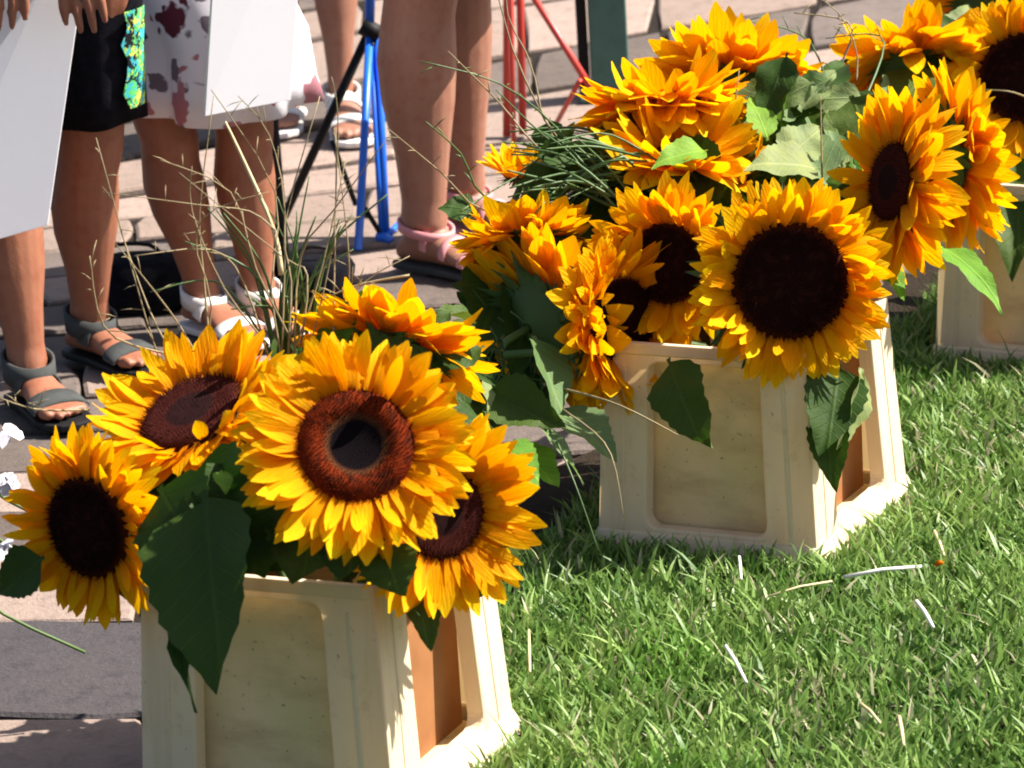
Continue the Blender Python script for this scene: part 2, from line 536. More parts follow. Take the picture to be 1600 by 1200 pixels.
def make_grass():
    rng = np.random.default_rng(3)
    cams = []
    N = 260000
    # sample in the lawn strip that the camera sees plus a margin
    yy = rng.uniform(3.4, 7.6, N)
    xx = rng.uniform(-1.1, 1.6, N)
    P = np.stack([xx, yy], 1)
    rel = P - np.array([E0.x, E0.y])
    dist = rel @ np.array([Enor.x, Enor.y])
    al = rel @ np.array([Edir.x, Edir.y])
    edge = .012 * np.sin(al * 9.1) + .008 * np.sin(al * 23.7 + 1)
    # visible wedge with margin
    wedge = np.abs(xx) < (yy * 0.1333 + .28)
    keep = (dist > edge - .004) & wedge & (dist < 2.2)
    for c in centres:
        r = P - np.array([c.x, c.y])
        du = np.abs(r @ np.array([U.x, U.y])); dv = np.abs(r @ np.array([V.x, V.y]))
        keep &= ~((du < HB + .004) & (dv < LB + .004))
    thin = np.array([noise.noise(Vector((p[0] * 14 + 3, p[1] * 14, 8))) for p in P])
    keep &= (thin > -.30) | (rng.random(N) < .45)
    P = P[keep]; dist = dist[keep]
    n = len(P)
    cl = np.array([noise.noise(Vector((p[0] * 9, p[1] * 9, 0))) for p in P])
    cl2 = np.array([noise.noise(Vector((p[0] * 3 + 9, p[1] * 3, 4))) for p in P])
    h = rng.uniform(.024, .058, n) * (1 + .35 * cl) * (1 + .15 * cl2)
    near = np.full(n, 9.0)
    for c in centres:
        r = P - np.array([c.x, c.y])
        du = np.abs(r @ np.array([U.x, U.y])) - HB; dv = np.abs(r @ np.array([V.x, V.y])) - LB
        near = np.minimum(near, np.maximum(du, dv))
    h *= np.clip(.45 + near / .09, .45, 1)
    long_ = rng.random(n) < .03
    h[long_] *= 1.5
    wd = rng.uniform(.0017, .0038, n)
    ang = rng.uniform(0, 2 * np.pi, n)
    lean = rng.uniform(.10, .75, n) * h
    flat = rng.random(n) < .10
    lean[flat] *= 2.0
    h[flat] *= .55
    bang = ang + rng.normal(0, .9, n)
    dirx, diry = np.cos(bang), np.sin(bang)
    px, py = -np.sin(ang), np.cos(ang)
    V_ = np.zeros((n, 7, 3))
    ts = [0, .4, .75, 1]
    k = 0
    bend2 = rng.normal(0, .25, n) * h
    for i, t in enumerate(ts):
        cx = P[:, 0] + dirx * lean * t ** 1.8 + px * bend2 * t * t
        cy = P[:, 1] + diry * lean * t ** 1.8 + py * bend2 * t * t
        cz = h * (t - .18 * t * t) + .002
        wt = wd * [1, .95, .65, 0][i]
        if i < 3:
            V_[:, k] = np.stack([cx - px * wt, cy - py * wt, cz], 1)
            V_[:, k + 1] = np.stack([cx + px * wt, cy + py * wt, cz], 1)
            k += 2
        else:
            V_[:, k] = np.stack([cx, cy, cz], 1)
    me = bpy.data.meshes.new('grass')
    nv = n * 7
    me.vertices.add(nv)
    me.vertices.foreach_set('co', V_.reshape(-1))
    base = (np.arange(n) * 7)[:, None]
    quads = np.array([[0, 1, 3, 2], [2, 3, 5, 4]])
    loops = np.concatenate([(base + quads[0]), (base + quads[1]), (base + np.array([4, 5, 6]))], 1).reshape(-1)
    me.loops.add(len(loops))
    me.loops.foreach_set('vertex_index', loops.astype(np.int32))
    me.polygons.add(n * 3)
    st = (np.arange(n) * 11)[:, None] + np.array([0, 4, 8])
    me.polygons.foreach_set('loop_start', st.reshape(-1).astype(np.int32))
    me.update()
    col = np.zeros((n, 4)); col[:, 3] = 1
    tone = np.clip(.5 + .5 * cl + .3 * cl2 + rng.normal(0, .3, n), 0, 1.2)[:, None]
    a = np.array([.075, .17, .028]); b = np.array([.26, .39, .10])
    col[:, :3] = a + (b - a) * tone
    lime = cl2 > .36
    m_ = lime & (rng.random(n) < .6)
    col[m_, :3] = np.array([.14, .28, .045])
    dry = rng.random(n) < np.where(cl2 < -.2, .16, .05)
    col[dry, :3] = np.array([.46, .44, .26]) * rng.uniform(.6, 1.15, (dry.sum(), 1))
    at = me.color_attributes.new('col', 'FLOAT_COLOR', 'POINT')
    at.data.foreach_set('color', np.repeat(col, 7, 0).reshape(-1).astype(np.float32))
    me.materials.append(M['grass'])
    me.validate()
    o = link('grass', me)
    tag(o, 'short green mown grass of the lawn in front of the flower buckets', 'grass', kind='stuff')


make_grass()

# pavement: slabs in slightly fanned courses
pave = link('pavement', mesh('pavement', [(-40, -5, -.013), (8, -5, -.013), (40, 60, -.013), (-40, 60, -.013)], [(0, 1, 2, 3)], M['joint']))
tag(pave, kind='structure')
rows = [(-330, -.2, 'p'), (-230, -.2, 'g'), (-140, -.19, 'p'), (-60, -.18, 'g'), (10, -.18, 'p'), (60, -.175, 'p'), (135, -.17, 'g'), (197, -.16, 'p'),
        (262, -.14, 'p'), (300, -.12, 'p'), (345, -.10, 'p'), (392, -.09, 'p'), (440, -.08, 'g'), (490, -.07, 'g'), (545, -.06, 'p'),  # both grey courses here put the shade behind the legs into slab colour
        (600, -.05, 'g'), (655, -.04, 'g'), (720, -.03, 'p'), (790, -.02, 'g'), (862, -.01, 'p'), (966, .0, 's'), (1117, 0, 'p'), (1235, 0, 'p'), (1420, 0, 'p'), (1700, 0, 'p')]


def rowpt(r, px):
    return ground(px, r[0] + r[1] * (px - 500))


def slab(poly, matn, dz):
    """poly: four ground corners in order; builds one slab with chipped edges"""
    c = sum(poly, Vector()) / 4
    ring = []
    for i in range(4):
        a, b = poly[i], poly[(i + 1) % 4]
        for k in range(3):
            t = k / 3
            p = a.lerp(b, t)
            j = .006 if k else .009
            p = p + Vector((random.uniform(-j, j), random.uniform(-j, j), 0))
            if k == 0: p = p + (c - p).normalized() * .008
            ring.append(p - c)
    vs, n = [], len(ring)
    for p in ring: vs.append((p.x, p.y, -.028))
    for p in ring: vs.append((p.x, p.y, dz - .004 + random.uniform(-.001, .001)))
    for p in ring:
        q = p * (1 - .006 / max(p.length, .03))
        vs.append((q.x, q.y, dz + random.uniform(-.001, .001)))
    vs.append((0, 0, dz + .001))
    fs = []
    for l in range(2):
        for i in range(n):
            j = (i + 1) % n
            fs.append((l * n + i, l * n + j, (l + 1) * n + j, (l + 1) * n + i))
    for i in range(n): fs.append((2 * n + i, 2 * n + (i + 1) % n, 3 * n))
    me = mesh('paving_slab', vs, fs, M[matn], False)
    return link('paving_slab', me, pave, Matrix.Translation((c.x, c.y, 0)))


rs = random.Random(11)
for ri in range(len(rows) - 1):
    r0, r1 = rows[ri], rows[ri + 1]
    sc = (r0[0] + 1100) * KS
    x = -420 + rs.uniform(0, 200)
    while x < 1950:
        if ri == 20 and x < -100: x = -60
        wpx = rs.uniform(.26, .58) * sc
        # long dark slab beside the nearest bucket
        if ri == 20 and x < 0: wpx = 330
        x2 = x + wpx
        skm = 6 if ri < 18 else 4
        sk0, sk1 = rs.uniform(-skm, skm), rs.uniform(-skm, skm)
        gap = .009 * sc / 2 * rs.uniform(.6, 1.6)
        a, b = rowpt(r0, x + gap), rowpt(r0, x2 - gap)
        c_, d = rowpt(r1, x2 - gap + sk1), rowpt(r1, x + gap + sk0)
        # narrow the slab in depth for the joint
        jd = (.010 + rs.uniform(0, .008)) / 2 * (5.0 if ri < 8 else (1.4 if ri < 17 else .7))
        up = (a - d).normalized()
        a, b, c_, d = a - up * jd, b - up * jd, c_ + up * jd, d + up * jd
        kind = {'p': 'slab_pink', 'g': 'slab_grey', 's': 'slab_slate'}[r0[2]]
        if r0[2] == 'p' and rs.random() < .12 and 200 < r0[0] < 860: kind = 'slab_grey'
        if r0[2] == 's' and x > 300: kind = 'slab_grey'
        cc = (a + b + c_ + d) / 4
        if inlawn(cc) < .22 and min(inlawn(a), inlawn(b), inlawn(c_), inlawn(d)) < -.01:
            slab([a, b, c_, d], kind, rs.uniform(-.006, .001))
        x = x2

# ------------------------------------------------------------------ flower buckets


def side_panel_geo(hb, ht, H, hz0, hz1, hxb, hxt, rr, thick, seg=5):
    """front-side panel: outer trapezoid, rounded window; local x, z, y=depth (0 outside)"""
    cx, cz = 0, (hz0 + hz1) / 2
    inner = []
    cs = [(1, 1), (-1, 1), (-1, -1), (1, -1)]
    for qi, (sx, sz) in enumerate(cs):
        hx = (hxt if sz > 0 else hxb) - rr
        z = (hz1 - rr) if sz > 0 else (hz0 + rr)
        for k in range(seg + 1):
            a = qi * PI / 2 + k / seg * PI / 2
            inner.append((sx * hx + rr * math.cos(a), z + rr * math.sin(a)))
    outer = []
    for (x, z) in inner:
        dx, dz = x - cx, z - cz
        # project to the trapezoid
        best = 1e9
        for t in np.linspace(1.0, 6, 400):
            X, Z = cx + dx * t, cz + dz * t
            hw = hb + (ht - hb) * min(max(Z / H, 0), 1)
            if abs(X) >= hw or Z <= 0 or Z >= H:
                best = t; break
        X, Z = cx + dx * best, cz + dz * best
        Z = min(max(Z, 0), H)
        hw = hb + (ht - hb) * Z / H
        X = min(max(X, -hw), hw)
        outer.append((X, Z))
    # pull the nearest outer points onto the corners
    for (X, Z) in [(hb, 0), (-hb, 0), (ht, H), (-ht, H)]:
        i = min(range(len(outer)), key=lambda k: (outer[k][0] - X) ** 2 + (outer[k][1] - Z) ** 2)
        outer[i] = (X, Z)
    return inner, outer


def make_bucket(label):
    root = empty('flower_bucket', (0, 0, 0), label, 'bucket', 'cream plastic flower buckets along the lawn edge')
    W0 = Matrix.Identity(4)
    th = .007
    bm = bmesh.new()
    for k in range(4):
        hb, ht = (HB, HT) if k % 2 == 0 else (LB, LT)
        ob, ot = (LB, LT) if k % 2 == 0 else (HB, HT)
        R = Matrix.Rotation(k * PI / 2, 4, 'Z')
        inner, outer = side_panel_geo(hb, ht, BH, .036, BH - .024, .086, .079, .017, th)
        n = len(inner)

        def P(x, z, dep):
            off = -(ob + (ot - ob) * z / BH) + dep
            return R @ Vector((x, off, z))
        vo = [bm.verts.new(P(x, z, 0)) for x, z in outer]
        vi = [bm.verts.new(P(x, z, 0)) for x, z in inner]
        vd = [bm.verts.new(P(x * .985, z, .020)) for x, z in inner]
        for i in range(n):
            j = (i + 1) % n
            bm.faces.new((vo[i], vo[j], vi[j], vi[i]))
            bm.faces.new((vi[i], vi[j], vd[j], vd[i]))
    bmesh.ops.remove_doubles(bm, verts=bm.verts, dist=.0004)
    body = link('body', bm_mesh('body', bm, M['plastic'], False), root, W0)
    bevel(body, .003, 2)
    # recessed inner walls; the side pair carries shade in its colour
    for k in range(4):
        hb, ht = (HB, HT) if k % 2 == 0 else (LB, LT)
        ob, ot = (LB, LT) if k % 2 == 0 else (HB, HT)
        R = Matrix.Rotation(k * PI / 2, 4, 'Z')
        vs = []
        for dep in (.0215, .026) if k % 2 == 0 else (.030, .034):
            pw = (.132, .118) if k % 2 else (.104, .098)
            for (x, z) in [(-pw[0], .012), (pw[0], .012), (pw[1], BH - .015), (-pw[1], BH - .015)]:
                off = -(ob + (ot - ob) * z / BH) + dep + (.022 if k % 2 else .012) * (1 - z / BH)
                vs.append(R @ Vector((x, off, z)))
        link('recessed_panel', mesh('recessed_panel', vs, [(0, 1, 2, 3), (7, 6, 5, 4), (0, 4, 5, 1), (2, 6, 7, 3), (1, 5, 6, 2), (3, 7, 4, 0)], M['liner_shaded' if k % 2 else 'liner'], False), root, W0)
    # ribs on the posts
    for k in range(4):
        hb, ht = (HB, HT) if k % 2 == 0 else (LB, LT)
        ob, ot = (LB, LT) if k % 2 == 0 else (HB, HT)
        R = Matrix.Rotation(k * PI / 2, 4, 'Z')
        for sx in (-1, 1):
            xb, xt = sx * (hb + .086) / 2, sx * (ht + .079) / 2
            vs = []
            for dep in (-.0014, .002):
                for (x, z) in [(xb - .0035, .03), (xb + .0035, .03), (xt + .003, BH - .03), (xt - .003, BH - .03)]:
                    off = -(ob + (ot - ob) * z / BH) + dep
                    vs.append(R @ Vector((x, off, z)))
            o = link('rib', mesh('rib', vs, [(0, 1, 2, 3), (7, 6, 5, 4), (0, 4, 5, 1), (2, 6, 7, 3), (1, 5, 6, 2), (3, 7, 4, 0)], M['plastic'], False), root, W0)
            bevel(o, .0015, 2)

    def ringmesh(name, specs, mat):
        # specs: list of (half x, half y, z) rounded rectangles lofted in a closed loop
        bm = bmesh.new()
        rings = []
        for hx, hy, z in specs:
            r = .014
            ring = []
            for qi, (sx, sy) in enumerate([(1, 1), (-1, 1), (-1, -1), (1, -1)]):
                for kk in range(5):
                    a = qi * PI / 2 + kk / 4 * PI / 2
                    ring.append(bm.verts.new((sx * (hx - r) + r * math.cos(a), sy * (hy - r) + r * math.sin(a), z)))
            rings.append(ring)
        n = len(rings[0])
        for i in range(len(rings)):
            A, B = rings[i], rings[(i + 1) % len(rings)]
            for k in range(n):
                bm.faces.new((A[k], A[(k + 1) % n], B[(k + 1) % n], B[k]))
        return link(name, bm_mesh(name, bm, mat, False), root, W0)
    bevel(ringmesh('foot', [(HB + .002, LB + .002, .030), (HB + .010, LB + .010, .010), (HB + .013, LB + .013, -.002), (HB - .01, LB - .01, -.002), (HB - .01, LB - .01, .030)], M['plastic']), .002, 2)
    bevel(ringmesh('rim', [(HT + .0015, LT + .0015, BH - .016), (HT + .003, LT + .003, BH - .013), (HT + .003, LT + .003, BH + .001), (HT - .007, LT - .007, BH + .001), (HT - .008, LT - .008, BH - .016)], M['plastic']), .002, 2)
    # floor of the bucket
    link('bucket_floor', mesh('bucket_floor', [(-HB + .03, -LB + .03, .02), (HB - .03, -LB + .03, .02), (HB - .03, LB - .03, .02), (-HB + .03, LB - .03, .02)], [(0, 1, 2, 3)], M['liner'], False), root, W0)
    return root


def copy_thing(root, loc, rz, label):
    r = root.copy()
    C.objects.link(r)
    r['label'] = label
    for ch in list(root.children):
        c = ch.copy(); C.objects.link(c); c.parent = r
    r.location = loc; r.rotation_euler = (0, 0, rz)
    return r


b1 = make_bucket('nearest cream plastic flower bucket, cut off by the lower edge of the photo')
b2 = copy_thing(b1, centres[1], YAW, 'middle cream flower bucket standing whole on the lawn, its lit white side showing')
b3 = copy_thing(b1, centres[2], YAW - rad(4), 'farthest cream flower bucket, cut off by the right edge of the photo')
b1.location = centres[0]
b1.rotation_euler = (0, 0, YAW + rad(3))
_u = Vector((math.cos(YAW + rad(3)), math.sin(YAW + rad(3)), 0))
b1.location = corners[0] + _u * HB + Vector((-_u.y, _u.x, 0)) * LB

# ------------------------------------------------------------------ sunflower pieces


def petal_mesh(i):
    r = random.Random(100 + i)
    nx, ny = 4, 6
    curl = r.uniform(-.35, .35)
    twist = r.uniform(-.5, .5)
    side = r.uniform(-.12, .12)
    cup = r.uniform(.5, 1.6)
    wv = r.uniform(-.03, .03)
    wmax = r.uniform(.115, .17)
    vs = []
    for j in range(ny + 1):
        t = j / ny
        if t < .55: hw = wmax * (.38 + .62 * math.sin(t / .55 * PI / 2))
        else: hw = wmax * max(.10, math.cos((t - .55) / .45 * PI / 2) ** .62)
        for i_ in range(nx + 1):
            u = i_ / nx * 2 - 1
            x = u * hw
            z = curl * t * t + cup * x * x + wv * math.sin(t * 8 + u) + (.018 if abs(u) < .1 else 0) * math.sin(t * PI)
            ang = twist * t
            X = x * math.cos(ang) - 0 * math.sin(ang) + side * t * t
            Z = z + x * math.sin(ang)
            vs.append((X, t, Z))
    fs = []
    for j in range(ny):
        for i_ in range(nx):
            a = j * (nx + 1) + i_
            fs.append((a, a + 1, a + nx + 2, a + nx + 1))
    return mesh('petal', vs, fs, M['petal'])


PETALS = [petal_mesh(i) for i in range(14)]


def disc_mesh(kind):
    """dome and florets of unit radius; kind 0 = dark, 1 = open disc with a dark eye and tan ring"""
    r = random.Random(kind + 5)
    vs, fs, cols = [], [], []

    def prof(q):
        if kind == 1:
            return .10 + .12 * math.exp(-((q - .72) / .2) ** 2) - .10 * math.exp(-(q / .45) ** 2) * 1.0 - .16 * max(0, q - .8)
        return .16 * (1 - q * q) + .06 * math.exp(-((q - .8) / .15) ** 2) - .03 * math.exp(-(q / .3) ** 2)

    def colr(q):
        if kind == 1:
            if q < .46: return (.006, .004, .005)
            if q < .56: return (.085, .032, .013)
            return (.15, .020, .005) if r.random() < .75 else (.06, .012, .005)
        if q > .9: return (.06, .014, .005)
        if kind == 2: return (.075, .018, .014) if q > .45 else (.03, .012, .012)
        return (.018, .005, .004) if r.random() < .8 else (.035, .010, .006)
    nr, na = 12, 40
    for j in range(nr + 1):
        q = j / nr
        for k in range(na):
            a = k * 2 * PI / na
            vs.append((q * math.cos(a), q * math.sin(a), prof(q) - (.05 if j == nr else 0)))
            cols.append(colr(q))
    for j in range(nr):
        for k in range(na):
            a, b = j * na + k, j * na + (k + 1) % na
            fs.append((a, b, b + na, a + na))
    dome = mesh('disc', vs, fs, M['disc'])
    at = dome.color_attributes.new('col', 'FLOAT_COLOR', 'POINT')
    for i, c in enumerate(cols): at.data[i].color = (*c, 1)
    # florets
    vs, fs, cols = [], [], []
    N = 900
    for i in range(N):
        q = math.sqrt((i + .5) / N)
        a = i * 2.39996 + r.gauss(0, .02)
        h = r.uniform(.05, .12) * (1.2 if q > .5 else .6)
        if kind == 1 and q < .46: h *= .5
        rr = r.uniform(.009, .016)
        z = prof(q)
        cx, cy = q * math.cos(a), q * math.sin(a)
        tx, ty = cx + .10 * q * math.cos(a) * h * 4 + r.uniform(-.01, .01), cy + .10 * q * math.sin(a) * h * 4 + r.uniform(-.01, .01)
        b = len(vs)
        for k in range(4):
            an = a + k * PI / 2
            vs.append((cx + rr * math.cos(an), cy + rr * math.sin(an), z - .01))
        vs.append((tx, ty, z + h))
        c = colr(q)
        f = r.uniform(.5, 1.5)
        cols += [tuple(x * .5 for x in c)] * 4 + [tuple(x * f for x in c)]
        for k in range(4): fs.append((b + k, b + (k + 1) % 4, b + 4))
    fl = mesh('florets', vs, fs, M['disc'], False)
    at = fl.color_attributes.new('col', 'FLOAT_COLOR', 'POINT')
    for i, c in enumerate(cols): at.data[i].color = (*c, 1)
    return dome, fl


DISCS = [disc_mesh(0), disc_mesh(1), disc_mesh(2)]


def calyx_mesh():
    vs, fs = [], []
    na = 24
    prof = [(1.02, -.02), (1.0, -.18), (.8, -.36), (.45, -.50), (.14, -.62)]
    for q, z in prof:
        for k in range(na):
            a = k * 2 * PI / na
            vs.append((q * math.cos(a), q * math.sin(a), z))
    for j in range(len(prof) - 1):
        for k in range(na):
            a, b = j * na + k, j * na + (k + 1) % na
            fs.append((a, b, b + na, a + na))
    r = random.Random(8)
    for layer in range(2):
        for k in range(22):
            a = (k + .5 * layer) * 2 * PI / 22 + r.uniform(-.06, .06)
            L = r.uniform(.55, .9)
            ti = r.uniform(-.5, .25)
            R = Matrix.Rotation(a - PI / 2, 3, 'Z')
            z0 = -.14 - .10 * layer
            b = len(vs)
            for t, hw in [(0, .13), (.3, .14), (.65, .08), (1, .008)]:
                y = .93 - .05 * layer + L * t * math.cos(ti)
                z = z0 + L * t * math.sin(ti) - .25 * t * t * r.uniform(.3, 1)
                vs.append(R @ Vector((-hw, y, z))); vs.append(R @ Vector((0, y, z - .03))); vs.append(R @ Vector((hw, y, z)))
            for j in range(3):
                o = b + j * 3
                fs.append((o, o + 1, o + 4, o + 3)); fs.append((o + 1, o + 2, o + 5, o + 4))
    return mesh('calyx', vs, fs, M['calyx'])


CALYX = calyx_mesh()


def leaf_mesh(i, mat):
    r = random.Random(300 + i)
    nx, ny = 6, 18
    fold = r.uniform(.12, .7)
    droop = r.uniform(.0, .35)
    wave = r.uniform(.02, .05)
    ph = r.uniform(0, 6)
    side = r.uniform(-.1, .1)
    vs = []
    for j in range(ny + 1):
        t = j / ny
        if t < .07: hw = .03
        else:
            s = (t - .07) / .93
            hw = .33 * (math.sin(PI * min(1, s ** .62)) ** .85) * (1 - .25 * s) + .004
            hw *= 1 + (.05 if j % 2 else -.04)
        for i_ in range(nx + 1):
            u = i_ / nx * 2 - 1
            x = u * hw
            z = fold * abs(x) + droop * (t - t * t) * 1.2 + wave * abs(u) * math.sin(t * 15 + ph + u * 1.5)
            vs.append((x + side * t * t, t + .04 * abs(u) * math.sin(t * 9 + ph) * hw, z))
    fs = []
    for j in range(ny):
        for i_ in range(nx):
            a = j * (nx + 1) + i_
            fs.append((a, a + 1, a + nx + 2, a + nx + 1))
    return mesh('leaf', vs, fs, mat)


LEAVES = {k: [leaf_mesh(i, M[k]) for i in range(6)] for k in ('leaf', 'leaf_pale', 'leaf_lime')}

FL = {}
DZ = [-.22, -.16, -.16]


def stem_obj(root, P, r0, r1, name='stem', mat='stem', seg=7):
    pts = smoothpts(P, 9)
    bm = bmesh.new()
    o = root_loc(root)
    n = len(pts)
    tube(bm, [p - o for p in pts], [r0 + (r1 - r0) * i / (n - 1) for i in range(n)], seg)
    return link(name, bm_mesh(name, bm, M[mat]), root, Matrix.Translation(o))


def root_loc(root):
    return parent_world[root.name].translation.copy()


def sunflower(key, bucket, px, py, z, n, R, rd, label, seed, kind=0, npet=40, tilt=(-.10, .30), group=None, lens=(.86, 1.04), scale_petal=1.0, back=0.0, widf=1.0):
    """n in camera axes; R outer radius (m), rd disc radius (m)"""
    r = random.Random(seed)
    z2 = z + DZ[bucket]
    R *= z2 / z
    rd *= z2 / z
    z = z2
    c = pt(px, py, z)
    N = camdir(*n)
    cen = centres[bucket]
    base = Vector((cen.x + r.uniform(-.05, .05), cen.y + r.uniform(-.05, .05), .025))
    root = empty('sunflower', base, label, 'sunflower', group)
    FL[key] = root
    ref = Vector((0, 0, 1)) if abs(N.z) < .95 else Vector((0, 1, 0))
    W = frame(c, N, ref) @ Matrix.Rotation(r.uniform(0, 6.28), 4, 'Z')
    dome, fl = DISCS[kind]
    S = Matrix.Diagonal((rd, rd, rd * .8, 1))
    d = link('disc', dome, root, W @ S)
    f = link('florets', fl, root, W @ S)
    f['kind'] = 'stuff'
    link('calyx', CALYX, root, W @ Matrix.Diagonal((rd * .98, rd * .98, rd * .85, 1)))
    L0 = (R - rd * .9)
    for layer in range(3):
        cnt = int(npet * [.66, .60, .52][layer])
        for k in range(cnt):
            a = (k + .5 * layer + r.uniform(-.3, .3)) * 2 * PI / cnt
            L = L0 * r.uniform(*lens) * [1, .95, .80][layer] * scale_petal
            wid = L0 * r.uniform(.85, 1.25) * widf * (1.15 if layer < 2 else .8)
            ti = r.uniform(*tilt) + [-.08, .06, .25][layer] - back
            if r.random() < .08: ti += r.uniform(-.5, .5)
            ro = r.gauss(0, .28)
            m = (W @ Matrix.Rotation(a, 4, 'Z') @ Matrix.Translation((0, rd * [.90, .92, .94][layer], rd * [-.12, -.05, .02][layer]))
                 @ Matrix.Rotation(ti, 4, 'X') @ Matrix.Rotation(ro, 4, 'Y') @ Matrix.Rotation(r.gauss(0, .10), 4, 'Z') @ Matrix.Diagonal((wid * 1.05, L, L, 1)))
            link('petal', PETALS[r.randrange(len(PETALS))], root, m)
    # stem from the back of the head down into the bucket
    back_ = c - N * rd * .45
    mid1 = back_ - N * .05 + Vector((0, 0, -.02))
    rimp = Vector((cen.x + (c.x - cen.x) * .35, cen.y + (c.y - cen.y) * .35, BH - .03))
    rimp.x = min(max(rimp.x, cen.x - .09), cen.x + .09)
    rimp.y = min(max(rimp.y, cen.y - .09), cen.y + .09)
    stem_obj(root, [base, rimp.lerp(base, .3), rimp, mid1, back_], .006, .0055)
    return root


def leaf_at(key, p0, p1, wid, nrm, mat='leaf', variant=None, r=random, stem_from=None):
    """p0 base, p1 tip (world); wid = full width; nrm = face normal (world)"""
    root = FL[key]
    d = p1 - p0
    L = d.length
    y = d.normalized()
    z = (nrm - y * nrm.dot(y))
    if z.length < 1e-3: z = Vector((0, 0, 1)) - y * y.z
    z.normalize()
    x = y.cross(z)
    m = Matrix((x, y, z)).transposed().to_4x4()
    m.translation = p0
    ms = LEAVES[mat]
    v = variant if variant is not None else r.randrange(6)
    return link('leaf', ms[v % 6], root, m @ Matrix.Diagonal((wid / .56, L, L * .8, 1)))


G1, G2, G3 = 'sunflowers in the nearest bucket', 'sunflowers in the middle bucket', 'sunflowers in the farthest bucket'
Z1, Z2, Z3 = 4.45, 5.30, 6.15
# nearest bucket (about 1350 px per metre there)
sunflower('C', 0, 556, 697, Z1 - .20, (.08, .34, .94), .138, .066, 'big open yellow sunflower with a reddish disc round a black eye', 1, 1, 86, (-.10, .22), G1, widf=.80)
sunflower('A', 0, 137, 825, Z1 - .02, (-.57, -.20, .79), .122, .061, 'shaded orange sunflower hanging down at the left edge of the nearest bucket', 2, 0, 54, (-.10, .15), G1, widf=.88)
sunflower('B', 0, 300, 645, Z1 + .06, (-.36, .74, .56), .140, .067, 'sunflower tipped skyward with a maroon disc, between the drooping one and the biggest bloom', 3, 2, 60, (-.05, .5), G1, widf=.88)
sunflower('D', 0, 690, 803, Z1 - .09, (.42, -.10, .88), .126, .054, 'sunflower half hidden behind and below the big open bloom, over the lit bucket side', 4, 2, 60, (-.05, .2), G1, widf=.88)
sunflower('E', 0, 612, 545, Z1 + .22, (.15, .82, -.45), .132, .050, 'sunflower seen from behind above the big open bloom, only its raised petals showing', 5, 0, 54, (-.35, .45), G1)
# middle bucket (about 1130 px per metre)
sunflower('F', 1, 1235, 440, Z2 - .20, (.03, -.12, .98), .144, .080, 'sunflower with the widest black disc, facing the camera over the middle bucket', 6, 0, 78, (-.12, .75), G2, widf=.88)
sunflower('G', 1, 1042, 412, Z2 - .06, (-.42, -.12, .86), .124, .058, 'sunflower with a black disc just left of the one with the widest disc', 7, 0, 66, (-.1, .75), G2, widf=.88)
sunflower('H', 1, 972, 500, Z2 - .07, (.62, -.05, .72), .13, .060, 'sunflower turned sideways to the right, low at the left end of the middle bucket', 8, 0, 64, (.1, .6), G2)
sunflower('I', 1, 822, 378, Z2 + .02, (-.1, .85, -.35), .108, .045, 'sunflower seen from behind at the far left of the middle bucket, by the pink sandal', 9, 0, 60, (-.6, .7), G2)
sunflower('R', 1, 852, 500, Z2 - .02, (.70, .34, -.52), .150, .062, 'big sunflower seen side-on from behind, hanging left of the middle bucket', 31, 0, 64, (-.35, .45), G2)
sunflower('J', 1, 1392, 285, Z2 - .06, (-.90, .08, .42), .142, .056, 'sunflower in narrow side view, maroon disc turned left, right of the widest disc', 10, 2, 60, (-.5, .1), G2)
sunflower('K', 1, 1488, 245, Z2 + .12, (.92, .15, -.35), .14, .055, 'sunflower turned away right, a tall strip of petals behind the narrow side-view bloom', 11, 0, 60, (-.1, .4), G2)
sunflower('L', 1, 1145, 135, Z2 + .30, (.10, .80, -.50), .145, .050, 'sunflower seen from behind, topmost above the middle bucket, an arch of orange petals', 12, 0, 60, (-.35, .4), G2)
sunflower('L2', 1, 1038, 160, Z2 + .16, (-.15, .97, -.10), .14, .045, 'brightly lit sunflower tipped away, in front of the topmost arch of petals', 13, 0, 76, (-.8, .35), G2)
sunflower('L3', 1, 1062, 242, Z2 + .06, (.05, .80, .58), .125, .034, 'sunflower with a small brown disc looking up among the leaves, below the brightly lit one', 14, 2, 34, (.1, .6), G2)
sunflower('M', 1, 815, 275, Z2 + .25, (-.05, .95, .2), .075, .022, 'small half-open sunflower by itself among green blades, left of the bouquet', 15, 0, 20, (.7, 1.2), G2)
sunflower('N', 1, 1150, 278, Z2 + .12, (-.55, .45, .3), .10, .028, 'small folded sunflower in the shade between the leaves above the widest disc', 16, 0, 24, (.2, .9), G2)
# farthest bucket (about 980 px per metre)
sunflower('P', 2, 1598, 122, Z3 - .1, (-.05, -.05, .99), .136, .072, 'sunflower with a black disc cut by the right edge, above the farthest bucket', 17, 0, 66, (-.05, .25), G3)
sunflower('O', 2, 1418, 95, Z3 - .05, (-.1, .85, -.35), .15, .045, 'sunflower seen from behind at the top, left of the one cut by the right edge', 18, 0, 60, (-.6, .3), G3)
sunflower('Q', 2, 1545, 10, Z3 + .15, (.2, .7, -.4), .135, .045, 'sunflower tipped away at the top edge, above the one cut by the right edge', 19, 0, 54, (-.1, .4), G3)

